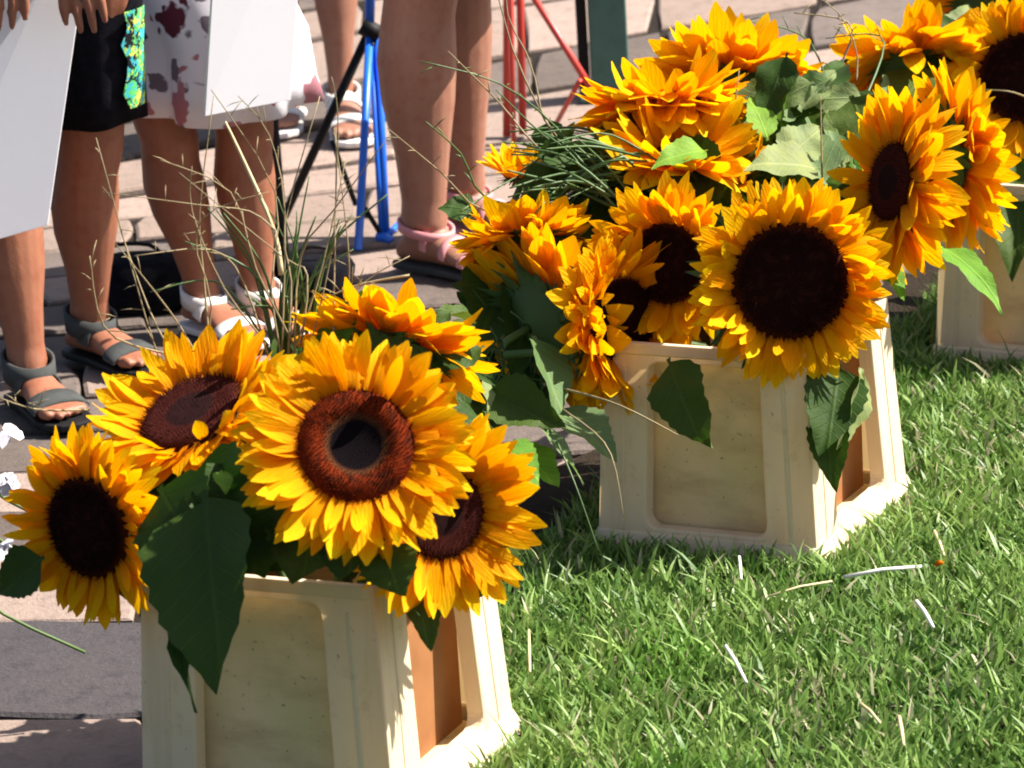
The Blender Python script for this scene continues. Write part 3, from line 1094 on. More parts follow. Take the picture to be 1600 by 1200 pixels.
# ---- named leaves: (flower, base px, tip px, z base, z tip, width m, normal in camera axes, material)
LV = [
    ('C', 500, 800, 470, 915, 4.26, 4.24, .09, (-.4, -.1, .9), 'leaf'),
    ('C', 400, 780, 400, 905, 4.29, 4.27, .11, (-.5, -.1, .9), 'leaf'),
    ('C', 330, 790, 420, 900, 4.30, 4.28, .11, (-.3, -.2, .9), 'leaf'),
    ('C', 560, 830, 545, 905, 4.23, 4.20, .07, (-.4, -.1, .9), 'leaf'),
    ('D', 600, 850, 625, 935, 4.22, 4.20, .06, (-.2, -.1, .9), 'leaf'),
    ('B', 250, 760, 330, 880, 4.34, 4.30, .11, (-.5, -.1, .9), 'leaf'),
    ('A', 322, 765, 356, 1080, 4.29, 4.21, .125, (-.35, -.3, .9), 'leaf'),
    ('A', 300, 860, 303, 1115, 4.32, 4.25, .03, (-.6, .0, .8), 'leaf'),
    ('C', 440, 760, 300, 905, 4.34, 4.26, .12, (-.5, -.1, .9), 'leaf'),
    ('C', 520, 800, 430, 905, 4.33, 4.29, .11, (-.5, -.1, .9), 'leaf'),
    ('C', 300, 740, 440, 860, 4.36, 4.28, .12, (-.5, -.1, .9), 'leaf'),
    ('C', 345, 735, 350, 772, 4.28, 4.26, .02, (.3, .4, .8), 'leaf_lime'),
    ('A', 70, 870, 0, 935, 4.42, 4.46, .055, (0, .4, .9), 'leaf'),
    ('D', 640, 880, 668, 1020, 4.38, 4.36, .045, (.3, 0, .9), 'leaf'),
    ('D', 760, 660, 680, 700, 4.46, 4.40, .05, (.0, .5, .8), 'leaf'),
    ('D', 770, 700, 850, 760, 4.50, 4.46, .06, (.2, .5, .8), 'leaf_lime'),
    ('D', 775, 740, 722, 675, 4.46, 4.42, .03, (.2, .6, .7), 'leaf'),
    ('E', 500, 560, 575, 455, 4.62, 4.6, .035, (-.3, 0, .9), 'leaf_lime'),
    ('H', 832, 525, 876, 655, 5.12, 5.06, .075, (.75, .35, .5), 'leaf_pale'),
    ('H', 872, 640, 958, 724, 5.06, 4.98, .062, (.25, .55, .7), 'leaf_pale'),
    ('H', 760, 612, 880, 675, 5.1, 5.05, .065, (-.2, .3, .8), 'leaf'),
    ('H', 785, 628, 915, 758, 5.05, 4.96, .026, (.6, .5, .6), 'leaf_pale'),
    ('H', 800, 690, 868, 762, 5.06, 5.0, .062, (.1, .9, .4), 'leaf_lime'),
    ('H', 752, 585, 762, 650, 5.05, 5.0, .02, (.6, .3, .6), 'leaf_pale'),
    ('H', 700, 560, 780, 600, 5.1, 5.05, .04, (.2, .4, .7), 'leaf'),
    ('I', 860, 420, 790, 590, 5.30, 5.2, .10, (.1, .1, 1), 'leaf'),
    ('I', 800, 420, 740, 560, 5.34, 5.2, .10, (-.1, .1, 1), 'leaf'),
    ('I', 850, 520, 880, 650, 5.34, 5.2, .10, (-.1, .1, 1), 'leaf'),
    ('I', 745, 330, 685, 322, 5.30, 5.3, .045, (0, .6, .8), 'leaf'),
    ('G', 1045, 560, 1105, 706, 5.02, 4.97, .080, (-.6, -.1, .9), 'leaf'),
    ('F', 1310, 570, 1290, 715, 5.02, 4.96, .075, (.1, .15, 1), 'leaf'),
    ('F', 1345, 575, 1305, 700, 5.02, 4.98, .045, (.85, .2, .4), 'leaf_pale'),
    ('F', 1295, 640, 1300, 770, 5.02, 4.99, .05, (-.2, -.1, 1), 'leaf'),
    ('J', 1468, 385, 1572, 492, 5.2, 5.1, .042, (.2, .6, .6), 'leaf_lime'),
    ('J', 1380, 410, 1410, 470, 5.2, 5.15, .03, (.2, .5, .7), 'leaf_lime'),
    ('J', 1330, 150, 1370, 250, 5.3, 5.25, .07, (-.2, .3, .9), 'leaf'),
    ('F', 1290, 290, 1215, 185, 5.30, 5.4, .075, (.1, .7, .6), 'leaf_pale'),
    ('F', 1280, 265, 1160, 262, 5.22, 5.18, .075, (.1, .75, .6), 'leaf_pale'),
    ('F', 1310, 260, 1270, 150, 5.38, 5.5, .08, (.2, .5, .7), 'leaf_pale'),
    ('F', 1200, 220, 1165, 150, 5.3, 5.35, .04, (.2, .5, .7), 'leaf_lime'),
    ('F', 1225, 250, 1285, 200, 5.3, 5.35, .06, (.2, .5, .7), 'leaf_pale'),
    ('N', 1240, 200, 1330, 100, 5.5, 5.7, .09, (-.3, .5, .7), 'leaf'),
    ('N', 1120, 190, 1130, 260, 5.4, 5.3, .06, (-.3, .5, .7), 'leaf_lime'),
    ('L3', 1105, 235, 1015, 262, 5.24, 5.2, .045, (0, .6, .6), 'leaf_lime'),
    ('O', 1405, 130, 1400, 230, 6.0, 5.9, .08, (.3, .3, .8), 'leaf_pale'),
    ('O', 1455, 110, 1385, 200, 6.0, 5.9, .09, (-.3, .3, .8), 'leaf'),
    ('Q', 1490, 90, 1520, 10, 6.1, 6.15, .08, (.2, .4, .8), 'leaf_pale'),
    ('Q', 1470, 20, 1440, 130, 6.12, 6.0, .08, (.2, .4, .8), 'leaf'),
    ('P', 1590, 240, 1592, 440, 5.95, 5.84, .085, (-.2, .05, 1), 'leaf'),
    ('P', 1560, 240, 1530, 300, 6.0, 5.95, .07, (-.2, .05, 1), 'leaf'),
]
rl = random.Random(21)
for i, (k, x0, y0, x1, y1, z0, z1, wd, nn, mt) in enumerate(LV):
    dz = -.2 if k in 'ABCDE' else (-.12 if k in 'OPQ' else (-.04 if z0 < 5.1 else -.1))
    leaf_at(k, pt(x0, y0, z0 + dz), pt(x1, y1, z1 + dz), wd, camdir(*nn), mt, i % 6)

# ---- filling foliage
fills = [
    # keys, x range, y range, z range, count, pale share, size
    (['A', 'C', 'B', 'D'], (240, 760), (750, 870), (4.30, 4.50), 44, .0, (.09, .15)),
    (['E', 'D', 'B'], (430, 700), (540, 680), (4.52, 4.72), 26, .15, (.06, .11)),
    (['E', 'D'], (590, 720), (495, 570), (4.56, 4.7), 16, .1, (.04, .07)),
    (['I', 'R'], (745, 850), (450, 640), (5.3, 5.45), 46, .04, (.07, .13)),
    (['F', 'G', 'H', 'N'], (930, 1360), (300, 560), (5.24, 5.5), 60, .1, (.09, .15)),
    (['F', 'N', 'J', 'L'], (1130, 1360), (140, 300), (5.3, 5.55), 50, .6, (.07, .13)),
    (['L3', 'G', 'M', 'I'], (850, 1130), (215, 330), (5.3, 5.5), 46, .15, (.07, .12)),
    (['L', 'L2'], (1080, 1220), (115, 200), (5.5, 5.7), 18, .2, (.07, .1)),
    (['O', 'P', 'Q'], (1360, 1600), (80, 300), (6.1, 6.3), 50, .4, (.07, .14)),
    (['P'], (1500, 1640), (230, 360), (6.05, 6.2), 18, .1, (.09, .14)),
]
for keys, xr, yr, zr, cnt, pale, sz in fills:
    for _ in range(cnt):
        x, y, z = rl.uniform(*xr), rl.uniform(*yr), rl.uniform(*zr) - .10
        p0 = pt(x, y, z)
        L = rl.uniform(*sz)
        a = rl.uniform(0, 2 * PI)
        d = camdir(math.cos(a), math.sin(a) * .8 - .35, rl.uniform(-.5, .6))
        nn = camdir(rl.uniform(-.6, .6), rl.uniform(-.1, .9), rl.uniform(.3, 1))
        mt = 'leaf_pale' if rl.random() < pale else ('leaf_lime' if rl.random() < .08 else 'leaf')
        leaf_at(rl.choice(keys), p0 - d * L * .5, p0 + d * L * .5, L * rl.uniform(.32, .6), nn, mt, None, rl)

# ------------------------------------------------------------------ grass stalks and blades in the bouquets


def stalk(root, P, r, mat, name='stalk', seeds=0, rr=random):
    pts = smoothpts(P, 10)
    bm = bmesh.new()
    o = pts[0].copy()
    tube(bm, [p - o for p in pts], [r * (1 - .6 * i / 9) for i in range(10)], 5)
    for k in range(seeds):
        t = .45 + .55 * k / seeds
        i = min(int(t * 9), 8)
        p = pts[i].lerp(pts[i + 1], t * 9 - i) - o
        d = camdir(rr.uniform(-1, 1), rr.uniform(-.2, 1), rr.uniform(-.5, .5)) * rr.uniform(.008, .03)
        tube(bm, [p, p + d * .6 + Vector((0, 0, .001)), p + d], [r * .35, r * .5, r * .15], 3)
    return link(name, bm_mesh(name, bm, M[mat]), root, Matrix.Translation(o))


def px3(L):
    return [pt(*q) for q in L]


def spray(name, P, label, cat='grass spray'):
    return empty(name, pt(*P), label, cat)


# root of each spray down among the stems
S1 = [
    [(270, 600, 4.5), (235, 520, 4.48), (150, 215, 4.46)],
    [(300, 600, 4.5), (240, 500, 4.5), (185, 350, 4.52)],
    [(330, 600, 4.5), (275, 500, 4.5), (185, 385, 4.46)],
    [(330, 560, 4.5), (318, 430, 4.5), (312, 330, 4.48), (334, 150, 4.46)],
    [(440, 560, 4.5), (424, 450, 4.5), (430, 300, 4.52), (330, 140, 4.46)],
    [(430, 360, 4.4), (390, 330, 4.4), (310, 320, 4.36), (160, 300, 4.34)],
    [(440, 560, 4.5), (445, 330, 4.5), (420, 210, 4.5), (372, 150, 4.46)],
    [(420, 560, 4.5), (380, 440, 4.5), (330, 390, 4.46), (210, 400, 4.42)],
    [(455, 560, 4.5), (500, 430, 4.5), (540, 250, 4.5)],
    [(460, 560, 4.5), (470, 400, 4.5), (520, 330, 4.48), (610, 210, 4.44)],
    [(450, 560, 4.5), (455, 440, 4.5), (445, 350, 4.5), (500, 150, 4.5)],
    [(480, 560, 4.5), (520, 380, 4.5), (525, 200, 4.5)],
    [(520, 560, 4.5), (525, 300, 4.5), (528, 180, 4.48), (518, 120, 4.46)],
    [(540, 520, 4.55), (545, 400, 4.5), (522, 200, 4.5)],
    [(460, 540, 4.5), (400, 420, 4.48), (360, 300, 4.46), (250, 250, 4.4)],
    [(500, 560, 4.5), (560, 450, 4.5), (640, 400, 4.52)],
    [(140, 640, 4.5), (60, 640, 4.45), (0, 622, 4.42)],
    [(420, 540, 4.5), (350, 450, 4.46), (300, 330, 4.44), (300, 260, 4.42)],
    [(300, 560, 4.5), (170, 520, 4.44), (140, 400, 4.4)],
    [(470, 540, 4.5), (480, 430, 4.5), (440, 400, 4.5), (280, 270, 4.44)],
    [(320, 560, 4.48), (330, 470, 4.46), (305, 380, 4.44), (330, 330, 4.42), (420, 300, 4.4)],
    [(640, 430, 4.5), (560, 445, 4.5), (500, 470, 4.5)],
]
rg = random.Random(5)
sp = [spray('grass_spray', (430, 640, 4.5), 'spray of thin dry stalks rising left out of the nearest bouquet before bare legs'),
      spray('grass_spray', (480, 640, 4.5), 'spray of thin grass stalks rising upright before the black bag and blue stand')]
for i, P in enumerate(S1):
    left = P[-1][0] < 430
    stalk(sp[0 if left else 1], px3([(q[0], q[1], q[2] - .1) for q in P]), rg.uniform(.0011, .0017), 'stalk', 'stalk', rg.choice([0, 5, 9]), rg)
w_ = spray('straw_stalk', (440, 430, 4.42), 'thick pale straw leaning across the legs below the right white board', 'straw')
stalk(w_, px3([(440, 430, 4.42), (428, 360, 4.42), (385, 260, 4.42), (352, 190, 4.42)]), .0036, 'straw')
tf = spray('grass_tuft', (465, 600, 4.5), 'tuft of upright green grass leaves rising left of the petals seen from behind', 'grass tuft')
for i in range(30):
    x = rg.uniform(425, 490)
    a = rg.gauss(0, 20)
    L = rg.uniform(90, 290)
    P = [(x, 560, 4.5), (x + math.sin(rad(a)) * L * .5, 540 - L * .5, 4.48), (x + math.sin(rad(a * 1.5)) * L, 560 - math.cos(rad(a)) * L, 4.46)]
    stalk(tf, px3(P), rg.uniform(.0015, .0028), 'blade', 'grass_leaf')
S2 = [
    [(950, 300, 5.3), (870, 200, 5.3), (780, 130, 5.25), (655, 95, 5.2)],
    [(930, 300, 5.3), (840, 230, 5.25), (780, 160, 5.25), (700, 80, 5.2)],
    [(900, 320, 5.3), (760, 330, 5.2), (690, 270, 5.15), (605, 200, 5.1)],
    [(880, 330, 5.3), (760, 310, 5.2), (720, 240, 5.15), (665, 190, 5.1)],
    [(1000, 330, 5.3), (880, 230, 5.3), (810, 100, 5.3), (780, 0, 5.3), (770, -40, 5.3)],
    [(960, 330, 5.3), (860, 210, 5.3), (830, 100, 5.3), (795, 30, 5.3), (790, -30, 5.3)],
    [(980, 300, 5.3), (860, 220, 5.25), (775, 140, 5.2)],
    [(1285, 300, 5.2), (1283, 200, 5.2), (1282, 150, 5.2)],
    [(1160, 210, 5.35), (1150, 160, 5.3), (1155, 110, 5.3)],
    [(1300, 160, 5.6), (1260, 60, 5.6), (1150, 30, 5.5)],
    [(1330, 170, 5.6), (1340, 90, 5.6), (1310, 20, 5.6), (1250, -20, 5.6)],
    [(1290, 150, 5.6), (1230, 70, 5.6), (1180, 50, 5.6)],
    [(1350, 160, 5.6), (1380, 60, 5.7), (1290, 60, 5.7)],
    [(1300, 130, 5.7), (1330, 40, 5.7), (1240, 20, 5.7)],
    [(850, 600, 5.1), (960, 630, 4.95), (1060, 680, 4.93)],
    [(870, 690, 5.0), (900, 760, 4.96), (935, 860, 4.95)],
    [(880, 640, 5.0), (950, 700, 4.92), (975, 810, 4.9)],
    [(1600, 150, 5.9), (1570, 142, 5.85), (1500, 140, 5.9)],
    [(720, 330, 5.2), (800, 280, 5.3), (870, 250, 5.3)],
]
sq = [spray('grass_spray', (950, 330, 5.2), 'spray of long thin stalks arching left from the middle bouquet before adult legs'),
      spray('grass_spray', (1290, 200, 5.3), 'fine wispy grass spray above the pale leaves at the top of the middle bouquet'),
      spray('grass_spray', (880, 620, 5.0), 'few thin stalks hanging across the left side of the middle bucket'),
      spray('grass_spray', (1600, 150, 5.9), 'single pale stalk lying across the black disc cut by the right edge')]
for i, P in enumerate(S2):
    k = 0 if (i < 7 or i == 18) else (1 if i < 14 else (2 if i < 17 else 3))
    stalk(sq[k], px3([(q[0], q[1], q[2] - .06) for q in P]), rg.uniform(.0013, .0022), 'stalk' if i % 3 else 'blade', 'stalk', (6 if 8 < i < 14 or i < 4 else 0), rg)
tg = spray('grass_tuft', (1000, 320, 5.3), 'tuft of dark green grass leaves lying out left between the adult legs and lit blooms', 'grass tuft')
for i in range(80):
    x0 = rg.uniform(940, 1060); y0 = rg.uniform(235, 330)
    x1 = rg.uniform(785, 950); y1 = rg.uniform(195, 345)
    zz = rg.uniform(5.12, 5.34)
    P = [(x0, y0, zz), ((x0 + x1) / 2, (y0 + y1) / 2 + rg.uniform(-25, 5), zz), (x1, y1 + rg.uniform(-5, 25), zz + rg.uniform(-.1, .1))]
    stalk(tg, px3(P), rg.uniform(.0016, .0032), 'blade', 'grass_leaf')
th_ = spray('grass_tuft', (860, 610, 5.1), 'tuft of thin dark grass leaves low at the left end of the middle bouquet', 'grass tuft')
for i in range(70):
    x0 = rg.uniform(830, 960); y0 = rg.uniform(560, 640)
    x1 = rg.uniform(735, 860); y1 = rg.uniform(430, 620)
    zz = rg.uniform(5.10, 5.24)
    P = [(x1, y1, zz), ((x0 + x1) / 2 - 20, (y0 + y1) / 2 + 10, zz), (x0 - 80, y0 + 20, zz)]
    stalk(th_, px3(P), rg.uniform(.0010, .0024), 'blade', 'grass_leaf')

# small white blossoms at the left edge
for i, (x, y, lab) in enumerate([(12, 680, 'white blossom at the left edge, uppermost of three, just above the drooping sunflower'),
                                 (14, 752, 'white blossom at the left edge, middle one of three beside the drooping sunflower'),
                                 (8, 860, 'white blossom at the left edge, lowest of three beside the drooping sunflower')]):
    c = pt(x, y, 4.52)
    root = empty('white_blossom', c, lab, 'flower', 'small white blossoms at the left edge')
    for k in range(11):
        a = k * 2 * PI / 11 + rg.uniform(-.3, .3)
        e = rg.uniform(.5, 1.15)
        vs = [(0, .001, 0), (-.007 * e, .007 * e, .004), (-.006 * e, .015 * e, .002), (0, .018 * e, -.002), (.007 * e, .013 * e, .001), (.006 * e, .006 * e, .005)]
        W = frame(c, camdir(rg.uniform(-.9, .3), rg.uniform(.1, .9), .7), Vector((0, 0, 1))) @ Matrix.Rotation(a, 4, 'Z')
        link('petal', mesh('petal', vs, [(0, 5, 4, 3, 2, 1)], M['white_flower']), root, W)
    stem_obj(root, [c, c - Vector((0.03, 0, .06)), c + Vector((.08, .02, -.14))], .002, .002)

# straws on the lawn
ST = [((1318, 902), (1440, 885), .0028, 'long white straw lying on the lawn in front of the middle bucket'),
      ((1134, 1010), (1166, 1066), .0026, 'short white straw on the lawn below the middle bucket'),
      ((1432, 940), (1458, 980), .0030, 'white split straw on the lawn under the long white one'),
      ((1200, 932), (1300, 908), .0016, 'thin tan straw on the lawn pointing at the long white one'),
      ((1405, 1120), (1412, 1165), .0024, 'white straw standing in the grass near the lower right'),
      ((1345, 1100), (1375, 1130), .002, 'thin tan straw left of the white one near the lower right'),
      ((826, 985), (828, 1050), .002, 'pale straw in the grass right of the nearest bucket'),
      ((1155, 870), (1158, 905), .0022, 'short white straw just below the middle bucket'),
      ((1460, 830), (1475, 868), .0024, 'pale bent blade right of the middle bucket')]
for a, b, r, lab in ST:
    p, q = ground(*a, .050), ground(*b, .052)
    bm = bmesh.new()
    tube(bm, [Vector(), (q - p) * .5 + Vector((0, 0, .003)), q - p], [r, r, r * .8], 6)
    tag(link('straw', bm_mesh('straw', bm, M['straw'] if 'tan' in lab or 'pale' in lab else M['white_leather']), None, Matrix.Translation(p)), lab, 'straw')
bm = bmesh.new()
p = ground(1467, 881, .036)
tube(bm, [Vector((-.004, 0, -.002)), Vector((0, 0, .002)), Vector((.006, .002, 0))], [.002, .004, .002], 6)
tag(link('fallen_petal', bm_mesh('fallen_petal', bm, M['petal']), None, Matrix.Translation(p)), 'tiny orange petal scrap by the end of the long white straw', 'petal')

# ------------------------------------------------------------------ people


def hv(a):
    return Vector((math.cos(a), math.sin(a), 0))


def leg_geo(bm, ankle, hip, wcalf, face, kneeh, side):
    """ankle, hip centres; wcalf = calf width at its widest"""
    f = hv(face); s = Vector((-f.y, f.x, 0))
    r = wcalf / 2
    H = hip.z - ankle.z
    tb = (kneeh - ankle.z) / H
    spec = [(0, .58, .0), (.10, .54, .0), (.30, .66, .002), (.52, .92, .008), (.70, 1.0, .010), (.86, .92, .006), (1.0, .93, -.004), (1.10, .98, -.002)]
    rings = []
    for t, k, back in spec:
        c = ankle.lerp(hip, t * tb) - f * back * 1.2
        rings.append((c, s * r * k, f * r * k * (1.08 if k > .8 else 1.15)))
    for t, k in [(.35, 1.18), (.7, 1.45), (1.0, 1.55)]:
        c = ankle.lerp(hip, tb * 1.1 + (1 - tb * 1.1) * t)
        rings.append((c, s * r * k, f * r * k))
    loft(bm, rings, 18)


def foot_geo(bm, ankle, face, L, W, zg):
    f = hv(face); s = Vector((-f.y, f.x, 0)); up = Vector((0, 0, 1))
    a = Vector((ankle.x, ankle.y, 0))
    aH = ankle.z - zg
    spec = [(-.24, .30, .25), (-.20, .62, .60), (-.08, .72, 1.05), (.08, .70, 1.10), (.25, .78, .78), (.45, .95, .52), (.60, 1.0, .36), (.68, .95, .28)]
    rings = []
    for t, k, h in spec:
        hh = h * aH * .5
        rings.append((a + f * L * t + up * (zg + hh + .001), s * W / 2 * k, up * hh))
    loft(bm, rings, 16)
    for i in range(5):
        o = (i - 2) * W * .19
        ll = [.13, .15, .14, .12, .10][i] if s.dot(s) else .1
        rr = [.0105, .0085, .008, .0078, .0075][i] * W / .085
        b = a + f * L * (.62 - .02 * abs(i - 1)) + s * o + up * (zg + rr)
        tube(bm, [b, b + f * L * ll * .6 + up * .003, b + f * L * ll], [rr, rr * 1.02, rr * .6], 8)


def sandal(root, ankle, face, L, W, zg, mat, solemat, straps, ankle_strap=True, wid=.018):
    f = hv(face); s = Vector((-f.y, f.x, 0)); up = Vector((0, 0, 1))
    a = Vector((ankle.x, ankle.y, 0))
    # sole
    out = []
    for t, k in [(-.28, .35), (-.25, .6), (-.15, .75), (.1, .72), (.35, .88), (.6, 1.06), (.75, .9), (.83, .5), (.85, .1)]:
        out.append((t, k))
    L1 = [a + f * L * t + s * W / 2 * k for t, k in out]
    L2 = [a + f * L * t - s * W / 2 * k for t, k in out][::-1]
    ring = L1 + L2
    n = len(ring)
    vs = [p + up * (zg - .012) for p in ring] + [p + up * zg for p in ring]
    fs = [tuple(range(n))[::-1], tuple(range(n, 2 * n))] + [(i, (i + 1) % n, n + (i + 1) % n, n + i) for i in range(n)]
    sh = link('sandal', mesh('sandal', vs, fs, M[solemat], False), root, Matrix.Identity(4))
    bevel(sh, .003)
    aH = ankle.z - zg

    def prof(t):
        sp = [(-.24, .30, .25), (-.20, .62, .60), (-.08, .72, 1.05), (.08, .70, 1.10), (.25, .78, .78), (.45, .95, .52), (.60, 1.0, .36), (.70, .95, .30)]
        for i in range(len(sp) - 1):
            if sp[i][0] <= t <= sp[i + 1][0]:
                u = (t - sp[i][0]) / (sp[i + 1][0] - sp[i][0])
                return [sp[i][j] * (1 - u) + sp[i + 1][j] * u for j in (1, 2)]
        return sp[-1][1:]
    for t in straps:
        vs, fs = [], []
        m = 13
        for e in (-1, 1):
            tt = t + e * wid / 2 / L
            k, h = prof(tt)
            for ly in (0.0015, .0045):
                for i in range(m):
                    an = -.15 + (PI + .3) * i / (m - 1)
                    hh = h * aH * .5
                    vs.append(a + f * L * tt + s * (W / 2 * k + ly) * math.cos(an) + up * (zg + hh + (hh + ly) * math.sin(an)))
        for i in range(m - 1):
            fs += [(m + i, m + i + 1, 3 * m + i + 1, 3 * m + i), (i, i + 1, m + i + 1, m + i), (2 * m + i, 3 * m + i, 3 * m + i + 1, 2 * m + i + 1)]
        st = link('strap', mesh('strap', vs, fs, M[mat]), sh, Matrix.Identity(4))
    if ankle_strap:
        bm = bmesh.new()
        R = []
        for j, (dz, k) in enumerate([(-wid / 2, 1.0), (-wid / 2, 1.12), (wid / 2, 1.12), (wid / 2, 1.0)]):
            R.append([])
            for i in range(24):
                an = i * 2 * PI / 24
                rr = ankle_strap * k
                R[-1].append(bm.verts.new(ankle + f * (.004 + rr * 1.2 * math.cos(an)) + s * rr * math.sin(an) + up * (dz - .006 - .010 * math.cos(an))))
        for j in range(4):
            for i in range(24):
                bm.faces.new((R[j][i], R[j][(i + 1) % 24], R[(j + 1) % 4][(i + 1) % 24], R[(j + 1) % 4][i]))
        link('strap', bm_mesh('strap', bm, M[mat]), sh, Matrix.Identity(4))
    return sh


def hand_geo(bm, wrist, d, side, sc=1.0, curl=0):
    """d = direction of the fingers, side = direction across the palm"""
    d = d.normalized(); side = (side - d * side.dot(d)).normalized()
    nrm = d.cross(side)
    loft(bm, [(wrist, side * .019 * sc, nrm * .014 * sc), (wrist + d * .03 * sc, side * .028 * sc, nrm * .013 * sc),
              (wrist + d * .065 * sc, side * .033 * sc, nrm * .011 * sc), (wrist + d * .078 * sc, side * .031 * sc, nrm * .009 * sc)], 14)
    for i, (o, L) in enumerate([(-.0255, .055), (-.0085, .066), (.0085, .062), (.0255, .048)]):
        b = wrist + d * .07 * sc + side * o * sc
        spread = side * o * 2.2
        p1 = b + (d + spread * 3).normalized() * L * .45 * sc
        p2 = p1 + (d + nrm * curl * .5).normalized() * L * .33 * sc
        p3 = p2 + (d + nrm * curl).normalized() * L * .3 * sc
        tube(bm, [b, p1, p2, p3], [.0078 * sc, .0075 * sc, .0068 * sc, .0045 * sc], 9)
    b = wrist + d * .025 * sc - side * .022 * sc
    p1 = b + (d * .7 - side * .75).normalized() * .03 * sc
    p2 = p1 + (d * .95 - side * .3).normalized() * .028 * sc
    tube(bm, [b, p1, p2], [.0105 * sc, .009 * sc, .006 * sc], 9)


def person(label, ankles, faces, wcalf, kneeh, hiph, height, body_face, skin, hands=None, footL=.2, footW=.078, shift=(0, 0), voxel=.0045):
    mid = (ankles[0] + ankles[1]) / 2
    root = empty('person', (mid.x, mid.y, 0), label, 'person')
    f = hv(body_face); s = Vector((-f.y, f.x, 0)); up = Vector((0, 0, 1))
    bm = bmesh.new()
    hipc = Vector((mid.x + shift[0], mid.y + shift[1], hiph))
    order = sorted(range(2), key=lambda i: -(ankles[i] - mid).dot(s))
    for idx, i in enumerate(order):
        sd_ = 1 if idx == 0 else -1
        hip = hipc + s * sd_ * wcalf * .80
        leg_geo(bm, ankles[i], hip, wcalf, faces[i], kneeh, sd_)
        foot_geo(bm, ankles[i], faces[i], footL, footW, .018)
    k = height / 1.4
    tor = [(-.04, .125, .09), (.06, .125, .085), (.16, .105, .075), (.26, .125, .08), (.34, .135, .075), (.40, .08, .05), (.44, .038, .04), (.50, .036, .04)]
    loft(bm, [(hipc + up * z * k, s * a * k, f * b * k) for z, a, b in tor], 20)
    hd = hipc + up * .58 * k
    loft(bm, [(hd + up * z, s * a, f * b) for z, a, b in [(-.11, .03, .03), (-.09, .05, .055), (-.03, .07, .085), (.03, .073, .09), (.08, .06, .075), (.105, .02, .03)]], 20)
    loft(bm, [(hd + f * .08 + up * .01, s * .006, up * .006), (hd + f * .105 - up * .02, s * .012, up * .01), (hd + f * .075 - up * .035, s * .01, up * .006)], 8)
    for sd_ in (-1, 1):
        loft(bm, [(hd + s * sd_ * .068, f * .012, up * .02), (hd + s * sd_ * .082 - f * .01, f * .014, up * .024)], 10)
    hands = hands or [hipc + s * .17 + f * .05, hipc - s * .17 + f * .05]
    for sd_, hp in zip((1, -1), hands):
        sh = hipc + up * .36 * k + s * sd_ * .14 * k
        el = (sh + hp) / 2 + s * sd_ * .04 - f * .03
        tube(bm, smoothpts([sh, el, hp], 8), [.038 * k, .036 * k, .033 * k, .03 * k, .028 * k, .026 * k, .021 * k, .018 * k], 12)
        hand_geo(bm, hp, -up + f * .12 + s * sd_ * .12, -s * sd_, .95 * k, .15 * sd_)
    bmesh.ops.translate(bm, verts=bm.verts, vec=-Vector((mid.x, mid.y, 0)))
    body = link('body', bm_mesh('body', bm, M[skin]), root, Matrix.Translation((mid.x, mid.y, 0)))
    rm = body.modifiers.new('remesh', 'REMESH')
    rm.mode = 'VOXEL'; rm.voxel_size = voxel; rm.use_smooth_shade = True
    sm = body.modifiers.new('smooth', 'SMOOTH')
    sm.iterations = 4; sm.factor = .5
    # shirt and hair
    bm = bmesh.new()
    R = loft(bm, [(hipc + up * z * k, s * (a + .012) * k, f * (b + .014) * k) for z, a, b in [(.02, .135, .10), (.10, .13, .09), (.18, .115, .08), (.26, .13, .085), (.34, .14, .08), (.39, .09, .06)]], 24, False)
    for sd_ in (1, -1):
        sh = hipc + up * .355 * k + s * sd_ * .13 * k
        loft(bm, [(sh, up * .05 * k, f * .05 * k), (sh + s * sd_ * .05 - up * .06, (up + s * sd_ * .4) * .045 * k, f * .048 * k)], 16, False)
    link('shirt', bm_mesh('shirt', bm, M['white_shirt']), root, Matrix.Identity(4))
    bm = bmesh.new()
    loft(bm, [(hd - f * .02 + up * z, s * a, f * b) for z, a, b in [(-.10, .06, .05), (-.04, .078, .075), (.03, .082, .088), (.09, .066, .08), (.118, .02, .03)]], 20)
    link('hair', bm_mesh('hair', bm, M['hair']), root, Matrix.Identity(4))
    # eyes and mouth
    for sd_ in (-1, 1):
        bm = bmesh.new()
        bmesh.ops.create_icosphere(bm, subdivisions=1, radius=.009)
        link('eye', bm_mesh('eye', bm, M['black']), root, Matrix.Translation(hd + f * .078 + s * sd_ * .03 + up * .012))
    bm = bmesh.new()
    tube(bm, [hd + f * .074 - up * .058 - s * .02, hd + f * .083 - up * .06, hd + f * .074 - up * .058 + s * .02], [.003, .005, .003], 6)
    link('mouth', bm_mesh('mouth', bm, M['pink_leather']), root, Matrix.Identity(4))
    return root, hipc, f, s


def cloth_tube(name, root, rings, mat, folds=10, amp=.006, seg=64, phase=0, solid=.003):
    """rings: (centre, rx vec, ry vec)"""
    bm = bmesh.new()
    R = []
    nR = len(rings)
    for j, (c, ax, ay) in enumerate(rings):
        am = amp * (j / (nR - 1)) ** 1.2
        ring = []
        for k in range(seg):
            a = k * 2 * PI / seg
            kk = 1 + (am * math.sin(folds * a + phase + .3 * j) + am * .5 * math.sin(folds * 1.7 * a + 2)) / max(ax.length, .03)
            ring.append(bm.verts.new(c + (ax * math.cos(a) + ay * math.sin(a)) * kk + Vector((0, 0, am * .5 * math.sin(3 * a + phase)))))
        R.append(ring)
    for j in range(nR - 1):
        for k in range(seg):
            bm.faces.new((R[j][k], R[j][(k + 1) % seg], R[j + 1][(k + 1) % seg], R[j + 1][k]))
    o = link(name, bm_mesh(name, bm, M[mat]), root, Matrix.Identity(4))
    sm = o.modifiers.new('solid', 'SOLIDIFY'); sm.thickness = solid; sm.offset = 1
    return o


